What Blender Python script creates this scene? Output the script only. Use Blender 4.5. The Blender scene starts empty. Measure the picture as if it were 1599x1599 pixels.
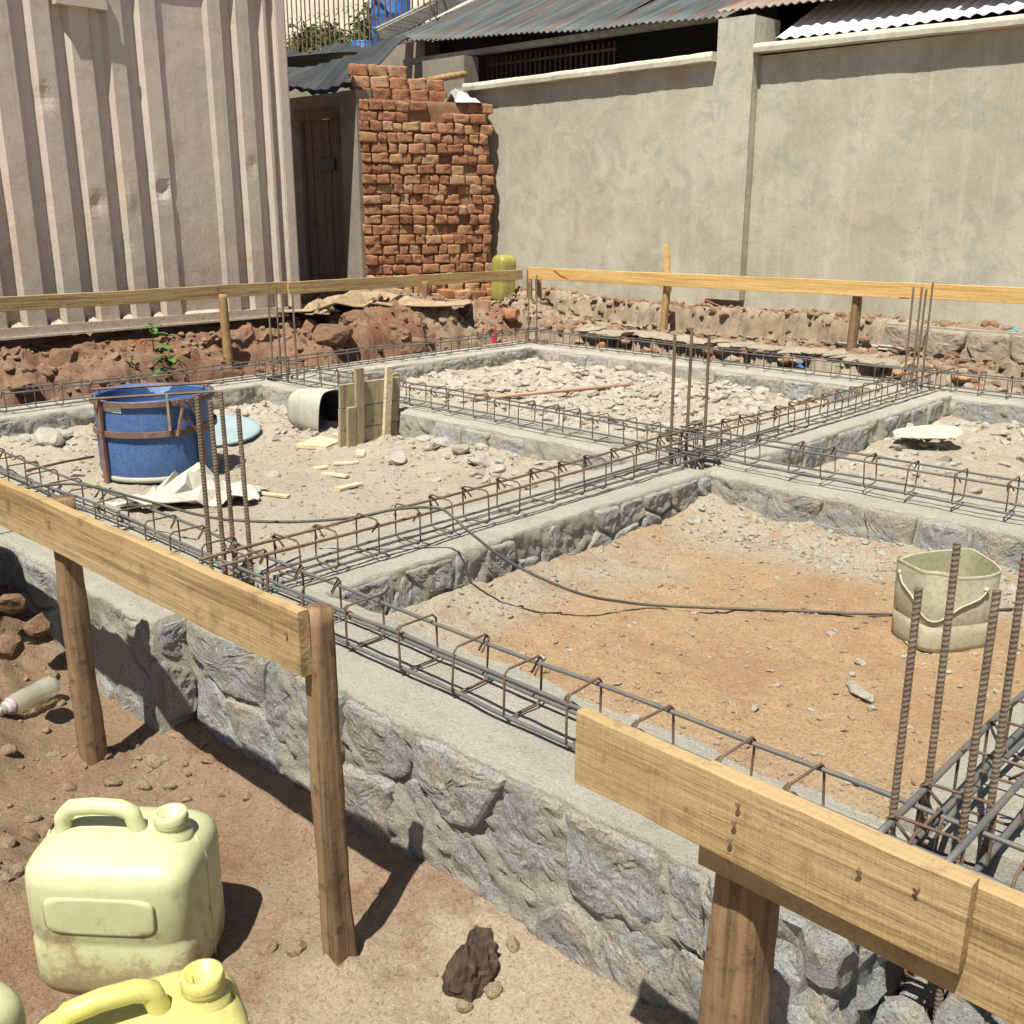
import bpy, bmesh, math, random
import numpy as np
from mathutils import Vector, Matrix

# ------------------------------------------------------------------ camera, world, sun, exposure
S = bpy.context.scene
CAM_H, PITCH, YAW, FPX, CPX = 1.15, math.radians(16.3), math.radians(43.6), 1612.0, 799.5
cam_data = bpy.data.cameras.new("camera")
cam = bpy.data.objects.new("camera", cam_data)
S.collection.objects.link(cam)
cam.location = (0, 0, CAM_H)
cam.rotation_euler = (math.radians(90) - PITCH, 0, YAW)
cam_data.sensor_width = 36.0
cam_data.lens = 36.0 * FPX / 1599.0
cam_data.clip_start = 0.05
cam_data.clip_end = 1000
S.camera = cam

SUN_EL, SUN_OFF = math.radians(64), math.radians(20)      # sun behind the camera, high, a little to the right
world = bpy.data.worlds.new("World")
S.world = world
world.use_nodes = True
wn = world.node_tree.nodes
wn.clear()
w_out = wn.new("ShaderNodeOutputWorld")
w_bg = wn.new("ShaderNodeBackground")
w_sky = wn.new("ShaderNodeTexSky")
w_sky.sky_type = 'NISHITA'
w_sky.sun_disc = False
w_sky.sun_elevation = SUN_EL
w_sky.sun_rotation = math.pi - SUN_OFF
w_sky.dust_density = 1.0
w_sky.air_density = 1.0
w_bg.inputs[1].default_value = 0.05
world.node_tree.links.new(w_sky.outputs[0], w_bg.inputs[0])
world.node_tree.links.new(w_bg.outputs[0], w_out.inputs[0])

sun_d = bpy.data.lights.new("sun", 'SUN')
sun_d.energy = 5.0
sun_d.angle = math.radians(0.5)
sun_d.color = (1.0, 0.965, 0.845)
sun = bpy.data.objects.new("sun", sun_d)
S.collection.objects.link(sun)
sv = Vector((math.sin(SUN_OFF) * math.cos(SUN_EL), -math.cos(SUN_OFF) * math.cos(SUN_EL), math.sin(SUN_EL)))
sun.rotation_euler = sv.to_track_quat('Z', 'Y').to_euler()
sun.location = (3, -6, 12)

S.view_settings.view_transform = 'Standard'
S.view_settings.look = 'None'
S.view_settings.gamma = 1.0
S.view_settings.exposure = 0.66
S.view_settings.use_curve_mapping = False

# ------------------------------------------------------------------ helpers
C = S.collection
OFF = {}                       # object name -> world offset of its local coordinates
rng = random.Random(7)
R = np.random.RandomState(11)
rad = math.radians

_fw = np.array([-math.sin(YAW) * math.cos(PITCH), math.cos(YAW) * math.cos(PITCH), -math.sin(PITCH)])
_rt = np.array([math.cos(YAW), math.sin(YAW), 0.0])
_up = np.cross(_rt, _fw)


def _ray(u, v):
    return _fw + _rt * (u - CPX) / FPX - _up * (v - CPX) / FPX


def atz(u, v, z):              # measured photo point -> place at height z
    r = _ray(u, v)
    t = (z - CAM_H) / r[2]
    return np.array([t * r[0], t * r[1], z])


def aty(u, v, y):
    r = _ray(u, v)
    t = y / r[1]
    return np.array([t * r[0], y, CAM_H + t * r[2]])


def atx(u, v, x):
    r = _ray(u, v)
    t = x / r[0]
    return np.array([x, t * r[1], CAM_H + t * r[2]])


def _h(ix, iy, iz, seed):
    seed = int(seed * 10)
    n = (ix.astype(np.int64) * 374761393 + iy.astype(np.int64) * 668265263 + iz.astype(np.int64) * 2147483629 + seed * 974634533) & 0xFFFFFFFF
    n = ((n ^ (n >> 13)) * 1274126177) & 0xFFFFFFFF
    n = ((n ^ (n >> 16)) * 2246822519) & 0xFFFFFFFF
    n = n ^ (n >> 15)
    return (n & 0xFFFFFF) / float(0xFFFFFF) * 2 - 1


def vnoise(p, seed=0):
    p = np.asarray(p, float)
    i = np.floor(p).astype(np.int64)
    f = p - i
    f = f * f * f * (f * (f * 6 - 15) + 10)
    x, y, z = i[..., 0], i[..., 1], i[..., 2]
    fx, fy, fz = f[..., 0], f[..., 1], f[..., 2]
    r = 0
    for dx in (0, 1):
        for dy in (0, 1):
            for dz in (0, 1):
                w = (fx if dx else 1 - fx) * (fy if dy else 1 - fy) * (fz if dz else 1 - fz)
                r = r + w * _h(x + dx, y + dy, z + dz, seed)
    return r


def fbm(p, freq=1.0, octv=4, gain=0.5, seed=0):
    p = np.asarray(p, float) * freq
    a, s, t = 1.0, 0.0, 0.0
    for k in range(octv):
        s = s + a * vnoise(p + 17.3 * k, seed + k)
        t += a
        a *= gain
        p = p * 2.03
    return s / t


def ridge(p, freq=1.0, octv=4, gain=0.55, seed=0):
    p = np.asarray(p, float) * freq
    a, s, t = 1.0, 0.0, 0.0
    for k in range(octv):
        s = s + a * (1 - np.abs(vnoise(p + 9.1 * k, seed + k)) * 2)
        t += a
        a *= gain
        p = p * 2.1
    return s / t


def sstep(a, b, x):
    t = np.clip((x - a) / (b - a), 0, 1)
    return t * t * (3 - 2 * t)


class MB:
    """collects geometry for ONE mesh object"""

    def __init__(s):
        s.v, s.f, s.m = [], [], []
        s.n = 0

    def add(s, verts, faces, mi=0):
        verts = np.asarray(verts, float)
        s.v.append(verts)
        o = s.n
        s.f += [tuple(i + o for i in f) for f in faces]
        s.m += [mi] * len(faces)
        s.n += len(verts)
        return s

    def box(s, lo, hi, mi=0, M=None):
        x0, y0, z0 = lo
        x1, y1, z1 = hi
        v = np.array([(x0, y0, z0), (x1, y0, z0), (x1, y1, z0), (x0, y1, z0), (x0, y0, z1), (x1, y0, z1), (x1, y1, z1), (x0, y1, z1)], float)
        if M is not None:
            v = v @ np.array(M)[:3, :3].T + np.array(M)[:3, 3]
        return s.add(v, [(3, 2, 1, 0), (4, 5, 6, 7), (0, 1, 5, 4), (1, 2, 6, 5), (2, 3, 7, 6), (3, 0, 4, 7)], mi)

    def loft(s, secs, closed=True, caps=True, mi=0):
        k = len(secs[0])
        v = np.concatenate([np.asarray(q, float) for q in secs])
        f = []
        for i in range(len(secs) - 1):
            for j in range(k if closed else k - 1):
                a, b = i * k + j, i * k + (j + 1) % k
                f.append((a, b, b + k, a + k))
        if caps and closed:
            f.append(tuple(range(k - 1, -1, -1)))
            f.append(tuple((len(secs) - 1) * k + j for j in range(k)))
        return s.add(v, f, mi)

    def tube(s, pts, r, n=6, mi=0, caps=True, rs=None):
        pts = np.asarray(pts, float)
        d = np.gradient(pts, axis=0)
        d /= np.linalg.norm(d, axis=1)[:, None] + 1e-12
        up = np.array([0, 0, 1.0]) if abs(d[0][2]) < 0.9 else np.array([1.0, 0, 0])
        secs = []
        a = np.cross(d[0], up)
        a /= np.linalg.norm(a)
        for i in range(len(pts)):
            a = a - d[i] * (a @ d[i])
            a /= np.linalg.norm(a) + 1e-12
            b = np.cross(d[i], a)
            rr = r if rs is None else rs[i]
            th = np.arange(n) * 2 * math.pi / n
            secs.append(pts[i] + rr * (np.cos(th)[:, None] * a + np.sin(th)[:, None] * b))
        return s.loft(secs, True, caps, mi)

    def build(s, name, mat, parent=None, smooth=False, **props):
        return mk(name, np.concatenate(s.v), s.f, mat, parent, smooth, s.m if any(s.m) else None, **props)


def make_mesh(name, verts, faces, mats, smooth=False, mi=None):
    me = bpy.data.meshes.new(name)
    verts = np.asarray(verts, float)
    me.from_pydata(verts.tolist(), [], [tuple(int(i) for i in f) for f in faces])
    for m in (mats if isinstance(mats, (list, tuple)) else [mats]):
        me.materials.append(m)
    if mi is not None:
        me.polygons.foreach_set("material_index", mi)
    if smooth:
        me.polygons.foreach_set("use_smooth", [True] * len(me.polygons))
    me.update()
    return me


def mk(name, verts, faces, mat, parent=None, smooth=False, mi=None, **props):
    """link one mesh object; verts are world coordinates, stored relative to the thing's base"""
    verts = np.asarray(verts, float)
    if parent is not None:
        off = OFF[parent.name]
    elif props.get('kind') == 'structure' or props.get('origin0'):
        off = np.zeros(3)
    else:
        off = np.array([verts[:, 0].mean(), verts[:, 1].mean(), verts[:, 2].min()])
    props.pop('origin0', None)
    me = make_mesh(name, verts - off, faces, mat, smooth, mi)
    o = bpy.data.objects.new(name, me)
    C.objects.link(o)
    if parent is not None:
        o.parent = parent
    else:
        o.location = off
    OFF[o.name] = off
    for k, v in props.items():
        o[k] = v
    return o


def thing(name, label, cat, loc, group=None):
    o = bpy.data.objects.new(name, None)
    o.empty_display_size = 0.1
    C.objects.link(o)
    o.location = loc
    OFF[o.name] = np.array(loc, float)
    o['label'] = label
    o['category'] = cat
    if group:
        o['group'] = group
    return o


def inst(name, mesh, parent, loc, rot=(0, 0, 0), scale=(1, 1, 1)):
    """a repeat piece of a thing that shares mesh data"""
    o = bpy.data.objects.new(name, mesh)
    C.objects.link(o)
    if parent is not None:
        o.parent = parent
        o.location = Vector(np.asarray(loc, float) - OFF[parent.name])
    else:
        o.location = loc
    o.rotation_euler = rot
    o.scale = scale
    return o


# ------------------------------------------------------------------ materials
def lin(r, g, b):
    f = lambda c: c / 12.92 if c <= 0.04045 else ((c + 0.055) / 1.055) ** 2.4
    return (f(r / 255), f(g / 255), f(b / 255), 1)


class NT:
    def __init__(s, name):
        s.m = bpy.data.materials.new(name)
        s.m.use_nodes = True
        s.t = s.m.node_tree
        s.t.nodes.clear()
        s.out = s.n("ShaderNodeOutputMaterial")
        s.b = s.n("ShaderNodeBsdfPrincipled")
        s.l(s.b.outputs[0], s.out.inputs[0])
        s.tc = s.n("ShaderNodeTexCoord")

    def n(s, t, **k):
        x = s.t.nodes.new(t)
        for a, v in k.items():
            setattr(x, a, v)
        return x

    def l(s, a, b):
        s.t.links.new(a, b)

    def mapped(s, scale=(1, 1, 1), rot=(0, 0, 0), rnd=False):
        mp = s.n("ShaderNodeMapping")
        mp.inputs['Scale'].default_value = scale
        mp.inputs['Rotation'].default_value = rot
        s.l(s.tc.outputs['Object'], mp.inputs[0])
        if rnd:
            oi = s.n("ShaderNodeObjectInfo")
            mul = s.n("ShaderNodeMath", operation='MULTIPLY')
            mul.inputs[1].default_value = 37.0
            s.l(oi.outputs['Random'], mul.inputs[0])
            s.l(mul.outputs[0], mp.inputs['Location'])
        return mp.outputs[0]

    def noise(s, vec, scale, detail=6, rough=0.6, dist=0.0):
        x = s.n("ShaderNodeTexNoise")
        x.inputs['Scale'].default_value = scale
        x.inputs['Detail'].default_value = detail
        x.inputs['Roughness'].default_value = rough
        x.inputs['Distortion'].default_value = dist
        s.l(vec, x.inputs['Vector'])
        return x.outputs['Fac']

    def ramp(s, fac, stops):
        x = s.n("ShaderNodeValToRGB")
        el = x.color_ramp.elements
        el[0].position, el[0].color = stops[0]
        el[1].position, el[1].color = stops[-1]
        for p, c in stops[1:-1]:
            e = el.new(p)
            e.color = c
        s.l(fac, x.inputs[0])
        return x.outputs[0]

    def mix(s, fac, a, b, mode='MIX'):
        x = s.n("ShaderNodeMix", data_type='RGBA', blend_type=mode)
        if isinstance(fac, (int, float)):
            x.inputs[0].default_value = fac
        else:
            s.l(fac, x.inputs[0])
        for q, sock in ((a, x.inputs[6]), (b, x.inputs[7])):
            if isinstance(q, tuple):
                sock.default_value = q
            else:
                s.l(q, sock)
        return x.outputs[2]

    def math(s, op, a, b=None, clamp=False):
        x = s.n("ShaderNodeMath", operation=op, use_clamp=clamp)
        for q, sock in ((a, x.inputs[0]), (b, x.inputs[1])):
            if q is None:
                continue
            if isinstance(q, (int, float)):
                sock.default_value = q
            else:
                s.l(q, sock)
        return x.outputs[0]

    def mask(s, fac, lo, hi):
        x = s.n("ShaderNodeMapRange")
        x.inputs[1].default_value = lo
        x.inputs[2].default_value = hi
        s.l(fac, x.inputs[0])
        return x.outputs[0]

    def sep(s, vec):
        x = s.n("ShaderNodeSeparateXYZ")
        s.l(vec, x.inputs[0])
        return x.outputs

    def attr(s, name):
        x = s.n("ShaderNodeAttribute", attribute_name=name)
        return x.outputs['Fac']

    def random(s):
        return s.n("ShaderNodeObjectInfo").outputs['Random']

    def done(s, col, rough=0.9, metal=0.0, bumps=(), spec=0.25):
        if isinstance(col, tuple):
            s.b.inputs['Base Color'].default_value = col
        else:
            s.l(col, s.b.inputs['Base Color'])
        if isinstance(rough, (int, float)):
            s.b.inputs['Roughness'].default_value = rough
        else:
            s.l(rough, s.b.inputs['Roughness'])
        s.b.inputs['Metallic'].default_value = metal
        s.b.inputs['Specular IOR Level'].default_value = spec
        prev = None
        for h, dist, st in bumps:
            x = s.n("ShaderNodeBump")
            x.inputs['Strength'].default_value = st
            x.inputs['Distance'].default_value = dist
            s.l(h, x.inputs['Height'])
            if prev is not None:
                s.l(prev, x.inputs['Normal'])
            prev = x.outputs[0]
        if prev is not None:
            s.l(prev, s.b.inputs['Normal'])
        return s.m


def c3(r, g, b):
    return (r, g, b, 1.0)


def scale3(c, k):
    return (c[0] * k, c[1] * k, c[2] * k, 1.0)


def soil_mat(name, a, b, c, speck, soft=0.5):
    """a/b: two main soil colours chosen by the painted soil attribute, c: patches, speck: pale grit"""
    t = NT(name)
    v = t.mapped()
    big = t.noise(v, 2.6, 6, 0.65)
    med = t.noise(v, 14, 8, 0.7)
    fin = t.noise(v, 110, 5, 0.7)
    vf = t.noise(v, 330, 3, 0.6)
    col = t.mix(t.mask(t.attr('soil'), 0.0, 1.0), a, b)
    col = t.mix(t.math('MULTIPLY', t.mask(big, 0.49, 0.62), 0.6), col, c)
    med2 = t.noise(v, 6.5, 8, 0.75, 0.6)
    col = t.mix(t.math('MULTIPLY', t.mask(med2, 0.54, 0.64), 0.5), col, c)
    col = t.mix(t.math('MULTIPLY', t.mask(med, 0.35, 0.75), 0.55), col, t.mix(0.5, col, scale3(speck, 0.8)))
    dk = t.ramp(fin, [(0.30, c3(.40, .36, .32)), (0.44, c3(.90, .88, .86)), (0.60, c3(1.0, 1, 1)), (0.74, c3(1.32, 1.32, 1.3))])
    col = t.mix(1.0, col, dk, 'MULTIPLY')
    col = t.mix(t.math('MULTIPLY', t.mask(vf, 0.62, 0.74), 0.5), col, speck)
    return t.done(col, 0.95, 0, [(med, 0.03, 0.45), (fin, 0.022, 0.9), (vf, 0.006, 0.8)], 0.1)


ORANGE = c3(.56, .38, .22)
REDDISH = c3(.33, .14, .07)
PALE = c3(.50, .39, .27)
M_FLOOR_R = soil_mat('laterite_floor', ORANGE, c3(.55, .49, .395), c3(.46, .265, .155), c3(.68, .55, .39))
M_FLOOR_L = soil_mat('dusty_floor', c3(.55, .475, .375), c3(.62, .55, .45), c3(.48, .395, .30), c3(.68, .61, .50))
M_BANK = soil_mat('bank_soil', c3(.31, .165, .105), c3(.48, .38, .27), c3(.30, .12, .07), c3(.52, .41, .30))
M_LEDGE = soil_mat('ledge_soil', c3(.38, .28, .195), c3(.55, .46, .35), c3(.31, .19, .125), c3(.56, .46, .34))
M_YARD = soil_mat('yard_soil', c3(.33, .215, .135), c3(.58, .48, .35), c3(.28, .15, .085), c3(.52, .41, .29))


def stone_mat(name, base, light, dark, mort, rnd=0.25, smear=0.5):
    t = NT(name)
    v = t.mapped(rnd=True)
    vc = t.mapped()
    big = t.noise(v, 7, 5, 0.6)
    med = t.noise(v, 38, 7, 0.75)
    fin = t.noise(v, 150, 5, 0.75)
    vf = t.noise(v, 420, 2, 0.5)
    sm = t.noise(vc, 5.5, 7, 0.72, 0.5)
    col = t.mix(t.mask(big, 0.38, 0.66), base, light)
    rn = t.mask(t.random(), 0.0, 1.0)
    col = t.mix(t.math('MULTIPLY', rn, rnd), col, scale3(base, 0.55))
    col = t.mix(t.math('MULTIPLY', t.mask(med, 0.52, 0.66), 0.5), col, scale3(light, 1.2))
    col = t.mix(t.math('MULTIPLY', t.mask(sm, 0.56 - .12 * smear, 0.62 - .10 * smear), 0.85), col, mort)
    sp = t.ramp(fin, [(0.33, dark), (0.45, c3(.84, .84, .84)), (0.58, c3(1, 1, 1)), (0.70, c3(1.5, 1.5, 1.5))])
    col = t.mix(1.0, col, sp, 'MULTIPLY')
    return t.done(col, 0.92, 0, [(big, 0.03, 0.3), (med, 0.016, 0.7), (fin, 0.012, 1.0), (vf, .004, .8)], 0.2)


M_STONE = stone_mat('granite_stone', c3(.43, .44, .435), c3(.57, .58, .57), c3(.22, .215, .21), c3(.51, .455, .365), .32, .8)
M_STONE_B = stone_mat('bank_stone', c3(.46, .39, .30), c3(.55, .48, .39), c3(.42, .40, .38), c3(.52, .42, .31))
M_RUBBLE = stone_mat('rubble_stone', c3(.58, .52, .435), c3(.67, .62, .535), c3(.6, .57, .53), c3(.55, .46, .365), .12)
M_CLOD = stone_mat('earth_clod_soil', c3(.26, .15, .09), c3(.36, .24, .15), c3(.35, .3, .26), c3(.30, .18, .105), .2)


def mortar_mat(name, a, b, c):
    t = NT(name)
    v = t.mapped()
    big = t.noise(v, 3.2, 6, 0.65)
    med = t.noise(v, 22, 8, 0.72)
    fin = t.noise(v, 160, 5, 0.7)
    col = t.mix(t.mask(big, 0.40, 0.64), a, b)
    col = t.mix(t.math('MULTIPLY', t.mask(med, 0.52, 0.70), 0.6), col, c)
    sp = t.ramp(fin, [(0.30, c3(.42, .40, .38)), (0.42, c3(.92, .92, .92)), (0.60, c3(1, 1, 1)), (0.73, c3(1.25, 1.25, 1.25))])
    col = t.mix(1.0, col, sp, 'MULTIPLY')
    return t.done(col, 0.95, 0, [(big, 0.03, 0.2), (med, 0.03, 0.7), (fin, 0.012, 0.9)], 0.15)


M_CAP = mortar_mat('mortar_top', c3(.54, .505, .43), c3(.47, .435, .365), c3(.60, .56, .48))
M_MORTAR = mortar_mat('mortar_side', c3(.44, .41, .345), c3(.52, .485, .41), c3(.36, .335, .285))
M_DARKSOIL = mortar_mat('brick_mortar', c3(.28, .15, .085), c3(.34, .21, .13), c3(.20, .10, .055))


def wood_mat(name, axis, a, b, grain, scl=1.0, fleck=0.5):
    t = NT(name)
    s = [42 * scl] * 3
    s[axis] = 1.6 * scl
    v = t.mapped(tuple(s), rnd=True)
    s2 = [9 * scl] * 3
    s2[axis] = 1.1 * scl
    v2 = t.mapped(tuple(s2), rnd=True)
    vp = t.mapped(rnd=True)
    g = t.noise(v, 1.0, 5, 0.6, 0.3)
    g2 = t.noise(v2, 1.0, 4, 0.55, 0.8)
    sp = t.noise(vp, 24, 6, 0.7)
    saw = [14 * scl] * 3
    saw[axis] = 260 if axis != 2 else 14
    vs = t.mapped(tuple(saw))
    sw = t.noise(vs, 1.0, 2, 0.5)
    kn = t.noise(vp, 7.5, 3, 0.5)
    wr = t.noise(vp, 90, 4, 0.7)
    col = t.mix(t.mask(g2, 0.38, 0.64), a, b)
    col = t.mix(t.math('MULTIPLY', t.mask(g, 0.52, 0.66), 0.7), col, grain)
    col = t.mix(t.math('MULTIPLY', t.mask(sp, 0.55, 0.70), fleck), col, scale3(grain, 0.6))
    col = t.mix(t.math('MULTIPLY', t.mask(kn, 0.66, 0.74), 0.6), col, scale3(grain, 0.7))
    col = t.mix(t.math('MULTIPLY', t.mask(wr, 0.60, 0.72), 0.45), col, scale3(grain, 0.8))
    col = t.mix(t.math('MULTIPLY', t.mask(sw, 0.5, 0.7), 0.22), col, scale3(a, 1.25))
    cs = t.noise(vp, 16, 7, 0.75)
    col = t.mix(t.math('MULTIPLY', t.mask(cs, 0.62, 0.70), 0.35), col, c3(.42, .38, .31))
    return t.done(col, 0.8, 0, [(g, 0.010, 0.5), (sw, 0.004, 0.4), (sp, 0.005, 0.4), (wr, .002, .4)], 0.2)


W1, W2, WG = c3(.41, .295, .155), c3(.345, .235, .11), c3(.17, .105, .05)
M_WOOD_X = wood_mat('sawn_pine_along_x', 0, W1, W2, WG)
M_WOOD_Y = wood_mat('sawn_pine_along_y', 1, c3(.42, .30, .15), c3(.36, .24, .11), WG)
M_WOOD_XB = wood_mat('yellow_pine_along_x', 0, c3(.62, .41, .165), c3(.53, .33, .115), c3(.38, .21, .075), 1.0, 0.25)
M_POST = wood_mat('dark_post_wood', 2, c3(.265, .17, .095), c3(.19, .115, .06), c3(.08, .05, .028), 1.0, 0.8)
M_POST_L = wood_mat('light_post_wood', 2, c3(.38, .25, .12), c3(.28, .175, .08), c3(.13, .075, .035), 1.0, 0.6)
M_FORM = wood_mat('cement_stained_wood', 2, c3(.38, .315, .20), c3(.31, .255, .165), c3(.19, .15, .095), 1.0, 0.6)
M_SCRAP = wood_mat('pale_offcut_wood', 0, c3(.66, .56, .38), c3(.56, .46, .30), c3(.40, .30, .18), 1.0, 0.25)
M_BARK = wood_mat('charred_bark', 2, c3(.05, .034, .025), c3(.085, .056, .04), c3(.018, .013, .01), 1.4, 0.8)
M_GREYWOOD = wood_mat('weathered_timber', 1, c3(.24, .23, .19), c3(.32, .30, .25), c3(.12, .11, .09))
M_DOOR = wood_mat('old_door_wood', 2, c3(.17, .13, .10), c3(.22, .165, .125), c3(.07, .055, .045))


def metal_mat(name, a, b, rough=0.6, metal=0.5, nscale=60, lo=.45, hi=.62):
    t = NT(name)
    v = t.mapped(rnd=True)
    n1 = t.noise(v, nscale, 5, 0.65)
    n2 = t.noise(v, nscale * 0.12, 4, 0.6)
    f = t.math('ADD', t.math('MULTIPLY', n1, 0.55), t.math('MULTIPLY', n2, 0.45))
    col = t.mix(t.mask(f, lo, hi), a, b)
    return t.done(col, rough, metal, [(n1, 0.002, 0.4)], 0.35)


M_BAR = metal_mat('steel_bar', c3(.13, .135, .135), c3(.19, .15, .12), 0.6, 0.3, 40, .48, .60)
M_BAR_RUST = metal_mat('rusty_bar', c3(.135, .09, .062), c3(.21, .145, .10), 0.8, 0.15)
M_STIRRUP = metal_mat('rusty_stirrup', c3(.115, .075, .052), c3(.185, .115, .08), 0.8, 0.15)
M_COLBAR = metal_mat('ribbed_bar', c3(.155, .115, .082), c3(.235, .18, .13), 0.75, 0.2)
M_FRAME = metal_mat('rusty_iron', c3(.17, .10, .07), c3(.27, .17, .12), 0.8, 0.15)
M_WIRE = metal_mat('dark_wire', c3(.08, .075, .065), c3(.13, .115, .095), 0.6, 0.3)


def brick_mat():
    t = NT('clay_brick')
    v = t.mapped(rnd=True)
    n = t.noise(v, 14, 6, 0.7)
    f = t.noise(v, 85, 5, 0.7)
    r = t.random()
    base = t.ramp(r, [(0.0, c3(.17, .075, .045)), (0.3, c3(.28, .125, .07)), (0.65, c3(.33, .18, .10)), (1.0, c3(.38, .25, .15))])
    col = t.mix(t.math('MULTIPLY', t.mask(n, 0.46, 0.66), 0.7), base, c3(.38, .16, .085))
    col = t.mix(t.math('MULTIPLY', t.mask(f, 0.5, 0.7), 0.45), col, c3(.60, .44, .29))
    col = t.mix(1.0, col, t.ramp(f, [(0.3, c3(.55, .5, .46)), (0.45, c3(1, 1, 1)), (0.7, c3(1.1, 1.1, 1.1))]), 'MULTIPLY')
    return t.done(col, 0.95, 0, [(n, 0.02, 0.6), (f, 0.006, 0.8)], 0.1)


M_BRICK = brick_mat()


def plaster_mat(name, base, light, stain, streak=True):
    t = NT(name)
    v = t.mapped()
    vs = t.mapped((9, 9, 0.9))
    big = t.noise(v, 0.9, 7, 0.62, 0.4)
    st = t.noise(vs, 1.0, 7, 0.7)
    fin = t.noise(v, 70, 6, 0.72)
    tro = t.noise(t.mapped((16, 16, 5)), 1.0, 6, 0.7, 0.6)
    col = t.mix(t.mask(big, 0.42, 0.58), base, light)
    bl = t.noise(v, 3.4, 7, 0.7, 0.8)
    col = t.mix(t.math('MULTIPLY', t.mask(bl, 0.49, 0.60), 0.6), col, scale3(base, 0.83))
    w2 = t.noise(v, 1.7, 8, 0.75, 1.5)
    col = t.mix(t.math('MULTIPLY', t.mask(w2, 0.55, 0.63), 0.5), col, scale3(light, 1.10))
    if streak:
        col = t.mix(t.math('MULTIPLY', t.mask(st, 0.52, 0.68), 0.5), col, scale3(light, 1.14))
        st2 = t.noise(t.mapped((4, 4, 0.6)), 1.0, 5, 0.6)
        col = t.mix(t.math('MULTIPLY', t.mask(st2, 0.54, 0.70), 0.45), col, stain)
    dk = t.ramp(fin, [(0.22, c3(.72, .70, .68)), (0.34, c3(.97, .97, .97)), (0.7, c3(1.04, 1.04, 1.04))])
    col = t.mix(1.0, col, dk, 'MULTIPLY')
    spots = t.noise(v, 24, 3, 0.5)
    col = t.mix(t.math('MULTIPLY', t.mask(spots, 0.71, 0.76), 0.55), col, scale3(base, 0.35))
    return t.done(col, 0.95, 0, [(tro, 0.02, 0.4), (st, 0.02, 0.2), (fin, 0.004, 0.4)], 0.1)


M_PLASTER = plaster_mat('cement_render', c3(.375, .352, .285), c3(.45, .428, .355), c3(.40, .33, .22))
M_PLASTER_D = plaster_mat('rough_grey_render', c3(.24, .21, .175), c3(.30, .265, .22), c3(.26, .2, .14))
M_COPING = plaster_mat('coping_concrete', c3(.50, .46, .38), c3(.58, .54, .45), c3(.42, .36, .27), False)


def container_mat():
    t = NT('container_paint')
    v = t.mapped()
    z = t.sep(v)[2]
    big = t.noise(v, 1.6, 6, 0.65)
    med = t.noise(v, 9, 7, 0.7)
    fin = t.noise(v, 60, 6, 0.75)
    vstr = t.noise(t.mapped((14, 14, 0.7)), 1.0, 6, 0.65)
    col = t.mix(t.mask(big, 0.40, 0.62), c3(.54, .45, .395), c3(.51, .465, .40))
    col = t.mix(t.math('MULTIPLY', t.mask(med, 0.52, 0.68), 0.55), col, c3(.52, .41, .33))
    low = t.mask(z, 1.5, -0.1)
    col = t.mix(t.math('MULTIPLY', t.mask(vstr, 0.46, 0.66), 0.4), col, c3(.40, .35, .28))
    dirt = t.math('MULTIPLY', low, t.mask(med, 0.36, 0.62))
    col = t.mix(t.math('MULTIPLY', dirt, 0.5), col, c3(.36, .28, .17))
    rust = t.math('MULTIPLY', t.math('ADD', t.math('MULTIPLY', low, 0.5), 0.22), t.mask(fin, 0.54, 0.64))
    patch = t.noise(v, 2.6, 7, 0.75)
    col = t.mix(t.math('MULTIPLY', t.mask(patch, 0.55, 0.60), 0.5), col, c3(.43, .41, .36))
    col = t.mix(t.math('MULTIPLY', t.mask(patch, 0.44, 0.38), 0.45), col, c3(.44, .29, .22))
    col = t.mix(rust, col, c3(.16, .075, .035))
    run = t.noise(t.mapped((34, 34, .55)), 1.0, 5, 0.7)
    col = t.mix(t.math('MULTIPLY', t.mask(run, 0.60, 0.68), 0.4), col, c3(.24, .13, .075))
    blk = t.math('MULTIPLY', t.mask(t.noise(v, 42, 6, 0.8), 0.62, 0.68), 0.75)
    col = t.mix(blk, col, c3(.07, .05, .04))
    return t.done(col, 0.5, 0, [(big, 0.02, 0.2), (med, 0.008, 0.2), (fin, 0.003, 0.4)], 0.6)


M_CONT = container_mat()


def tin_mat(name, a, b, rust, amt=0.5, rough=0.6):
    t = NT(name)
    v = t.mapped()
    n = t.noise(t.mapped((9, .7, .7)), 1.0, 6, 0.65)
    m = t.noise(v, 9, 6, 0.7)
    col = t.mix(t.mask(n, 0.4, 0.62), a, b)
    m2 = t.noise(t.mapped((12, .8, .8), (0, 0, .02)), 1.0, 6, .7)
    col = t.mix(t.math('MULTIPLY', t.mask(m2, 0.50, 0.62), amt), col, rust)
    col = t.mix(t.math('MULTIPLY', t.mask(m, 0.50, 0.64), amt * .6), col, rust)
    return t.done(col, rough, 0.1, [(m, 0.004, 0.3)], 0.3)


M_TIN_DARK = tin_mat('weathered_tin', c3(.050, .060, .062), c3(.10, .125, .135), c3(.12, .065, .04), 0.75)
M_TIN_RUST = tin_mat('rusty_tin', c3(.20, .16, .13), c3(.26, .22, .19), c3(.23, .09, .05), 0.9)
M_TIN_WHITE = tin_mat('white_tin', c3(.72, .72, .70), c3(.80, .80, .78), c3(.60, .55, .48), 0.3, 0.4)
M_TIN_BLACK = tin_mat('dark_sheet', c3(.03, .034, .036), c3(.055, .06, .062), c3(.06, .05, .045), 0.4)


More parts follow.
